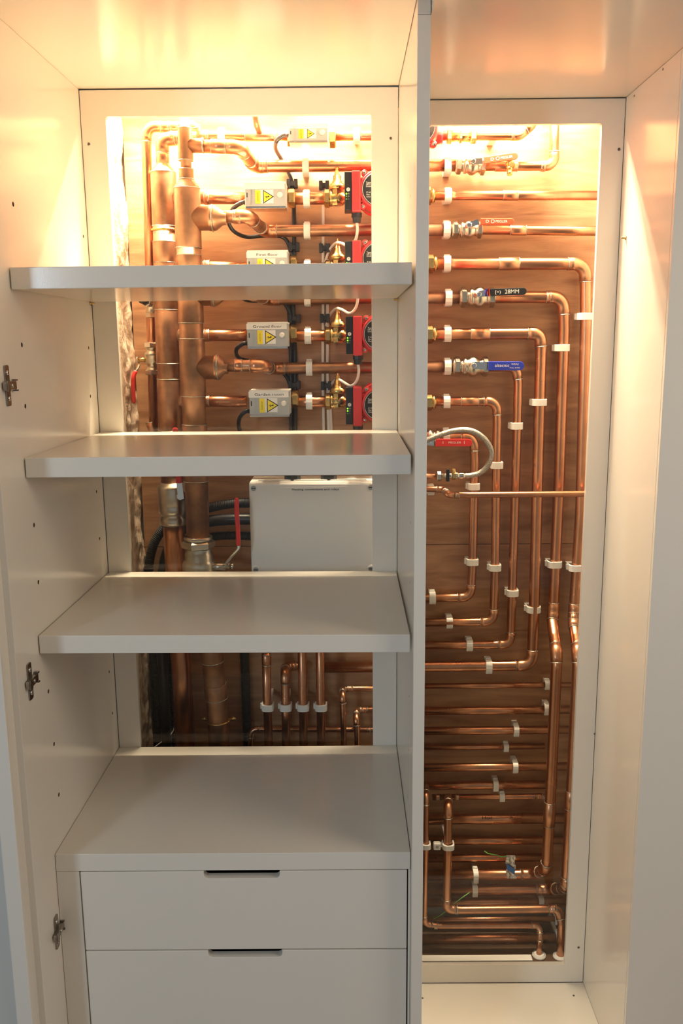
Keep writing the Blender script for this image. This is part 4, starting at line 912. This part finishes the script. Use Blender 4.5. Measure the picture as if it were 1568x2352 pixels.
c2 = cross(1931, 22, .198, 'dark cross pipe below the handwritten one')
cross(1971, 22, .19, 'cross pipe behind the foil tag', u1=1250)
cross(2072, 22, .165, 'dark cross pipe fourth from the bottom', u1=1300)
cross(2112, 15, .135, 'thin cross pipe glimpsed between the two low front pipes', u1=1300)
cross(2157, 28, .115, 'lowest thick cross pipe just above the white trunking', u1=1300, m='copper')
pipe([(979, 1804, .182), (978, 1827, .10), (977, 1950, .085), (974, 2122, .075), (1010, 2127, .075), (1238, 2126, .075), (1240, 2150, .06), (1237, 2199, .05)], 15, 'front copper pipe beside the divider, running right and down to the trunking', 'copper', [((997, 2127, .075), (1003, 2127, .075))], bend=.016)
pipe([(1029, 1832, .178), (1029, 1851, .10), (1028, 1960, .085), (1024, 2088, .075), (1060, 2090, .075), (1282, 2087, .075), (1290, 2120, .06), (1286, 2206, .045)], 22, 'front copper pipe second from the divider, running right across the bottom', 'copper', [((1044, 2089.5, .075), (1050, 2089.5, .075)), ((1268, 2087, .075), (1276, 2087, .075))], bend=.018)
for u, v, Y, mm, d, lb in [(1256, 1573, .195, 15, 'h', 'clip on the cross pipe just behind the stepped upright pipe, highest'), (1254, 1628, .19, 22, 'h', 'clip directly below the one behind the stepped upright pipe'), (1184, 1677, .185, 22, 'h', 'clip on the bright cross pipe, right of the deep set one'), (1161, 1716, .203, 15, 'h', 'clip on the deep dark cross pipe'), (1182, 1761, .18, 22, 'h', 'clip on the cross pipe with the long highlight'), (1137, 1803, .19, 22, 'h', 'clip on the cross pipe level with the leftmost small bend'), (1152, 1830, .185, 15, 'h', 'clip on the thin cross pipe just above the handwritten one'),
    (1091, 2011, .165, 28, 'h', 'clip left of the foil tag, upper of two touching'), (1089, 2042, .165, 28, 'h', 'clip left of the foil tag, lower of two touching'), (1241, 2070, .165, 22, 'h', 'clip above the right end of the low bright pipe'), (1279, 2112, .135, 15, 'h', 'clip near the lower right corner, upper'), (1281, 2157, .115, 28, 'h', 'clip near the lower right corner, lower'),
    (978, 1942, .085, 15, 'v', 'clip on the front upright pipe beside the divider'), (1029, 1942, .085, 22, 'v', 'clip on the front upright pipe second from the divider'), (1348, 1356, .17, 15, 'v', 'clip peeping out at the right frame edge')]:
    clip(u, v, Y, mm, d, CL+lb, .014)
q = P(1003, 1942, .09); o = MB().box(q.x-.0095, q.x+.0095, q.y-.008, q.y+.006, q.z-.010, q.z+.010).build('clip_spacer', M['white_plastic'], None, .003); tag(o, 'white spacer with a screw between two clips on the front upright pipes', 'pipe clip')
lath(q-Y_*.008, -Y_, [(0, .0035), (.001, .0033), (.0012, .002)], 'darkmetal', 'screw', o, 14)
# foil tag on a green wire
e = empty('foil_tag', P(1170, 1990, .06), 'crumpled foil tag with a blue stripe hanging on a green wire', 'tag')
b = MB(); grid = []; nx_, nz_ = 6, 14
for i in range(nz_+1):
    for j in range(nx_+1):
        uu = 1161+j*21/nx_+i*.15+(1.5*math.sin(i*1.1)); vv = 1964+i*54/nz_
        p = P(uu, vv, .11+.003*noise.noise(Vector((i*.6, j*.7, 0)))+.0015*math.sin(i*.9+j)); b.v.append(p)
for i in range(nz_):
    for j in range(nx_):
        a = i*(nx_+1)+j; b.f.append((a, a+1, a+nx_+2, a+nx_+1)); b.sm.append(False)
o = b.build('foil', M['foil'], e); so = o.modifiers.new('t', 'SOLIDIFY'); so.thickness = .0006
b = MB().prism([P(1162, 1984, .1065), P(1163, 1996, .1065), P(1181, 2009, .1065), P(1182, 1996, .1065)], (0, -.0005, 0)).build('blue_stripe', M['bluetape'], e)
MB().tube(smooth_path([P(1112, 1955, .16), P(1122, 1961, .14), P(1140, 1964, .118), P(1152, 1968, .11), P(1164, 1966, .108)], 6), .0014, 8).build('wire', M['green'], e)['label'] = 'green wire'
cable([(1078, 2050, .14), (1050, 2070, .12), (1012, 2102, .10), (995, 2110, .1)], .0012, 'thin green earth wire behind the low front pipes', 'green', 'loose wires', 'wire')
# trunking and pipe collars on the recess floor
a, b_ = P(1222, 2199, .028), P(940, 2199, .028); zt = ZBR-.0035
o = MB().box(W1-.05, a.x, .022, .044, ZBR-.0155, zt).build('trunking', M['white_plastic'], None, .001); tag(o, 'white plastic trunking along the foot of the right glazed panel', 'trunking')
for (u, Y, n) in ((1237, .052, 'left'), (1285, .047, 'right')):
    q = P(u, 2202, Y); o = lath(Vector((q.x, Y, ZBR-.0158)), Z_, [(0, .018), (.006, .018), (.0065, .0125), (.009, .0125)], 'white_plastic', 'pipe_collar', None, 28); tag(o, 'white pipe collar at the lower right corner, %s one of the pair' % n, 'pipe collar', 'white pipe collars')
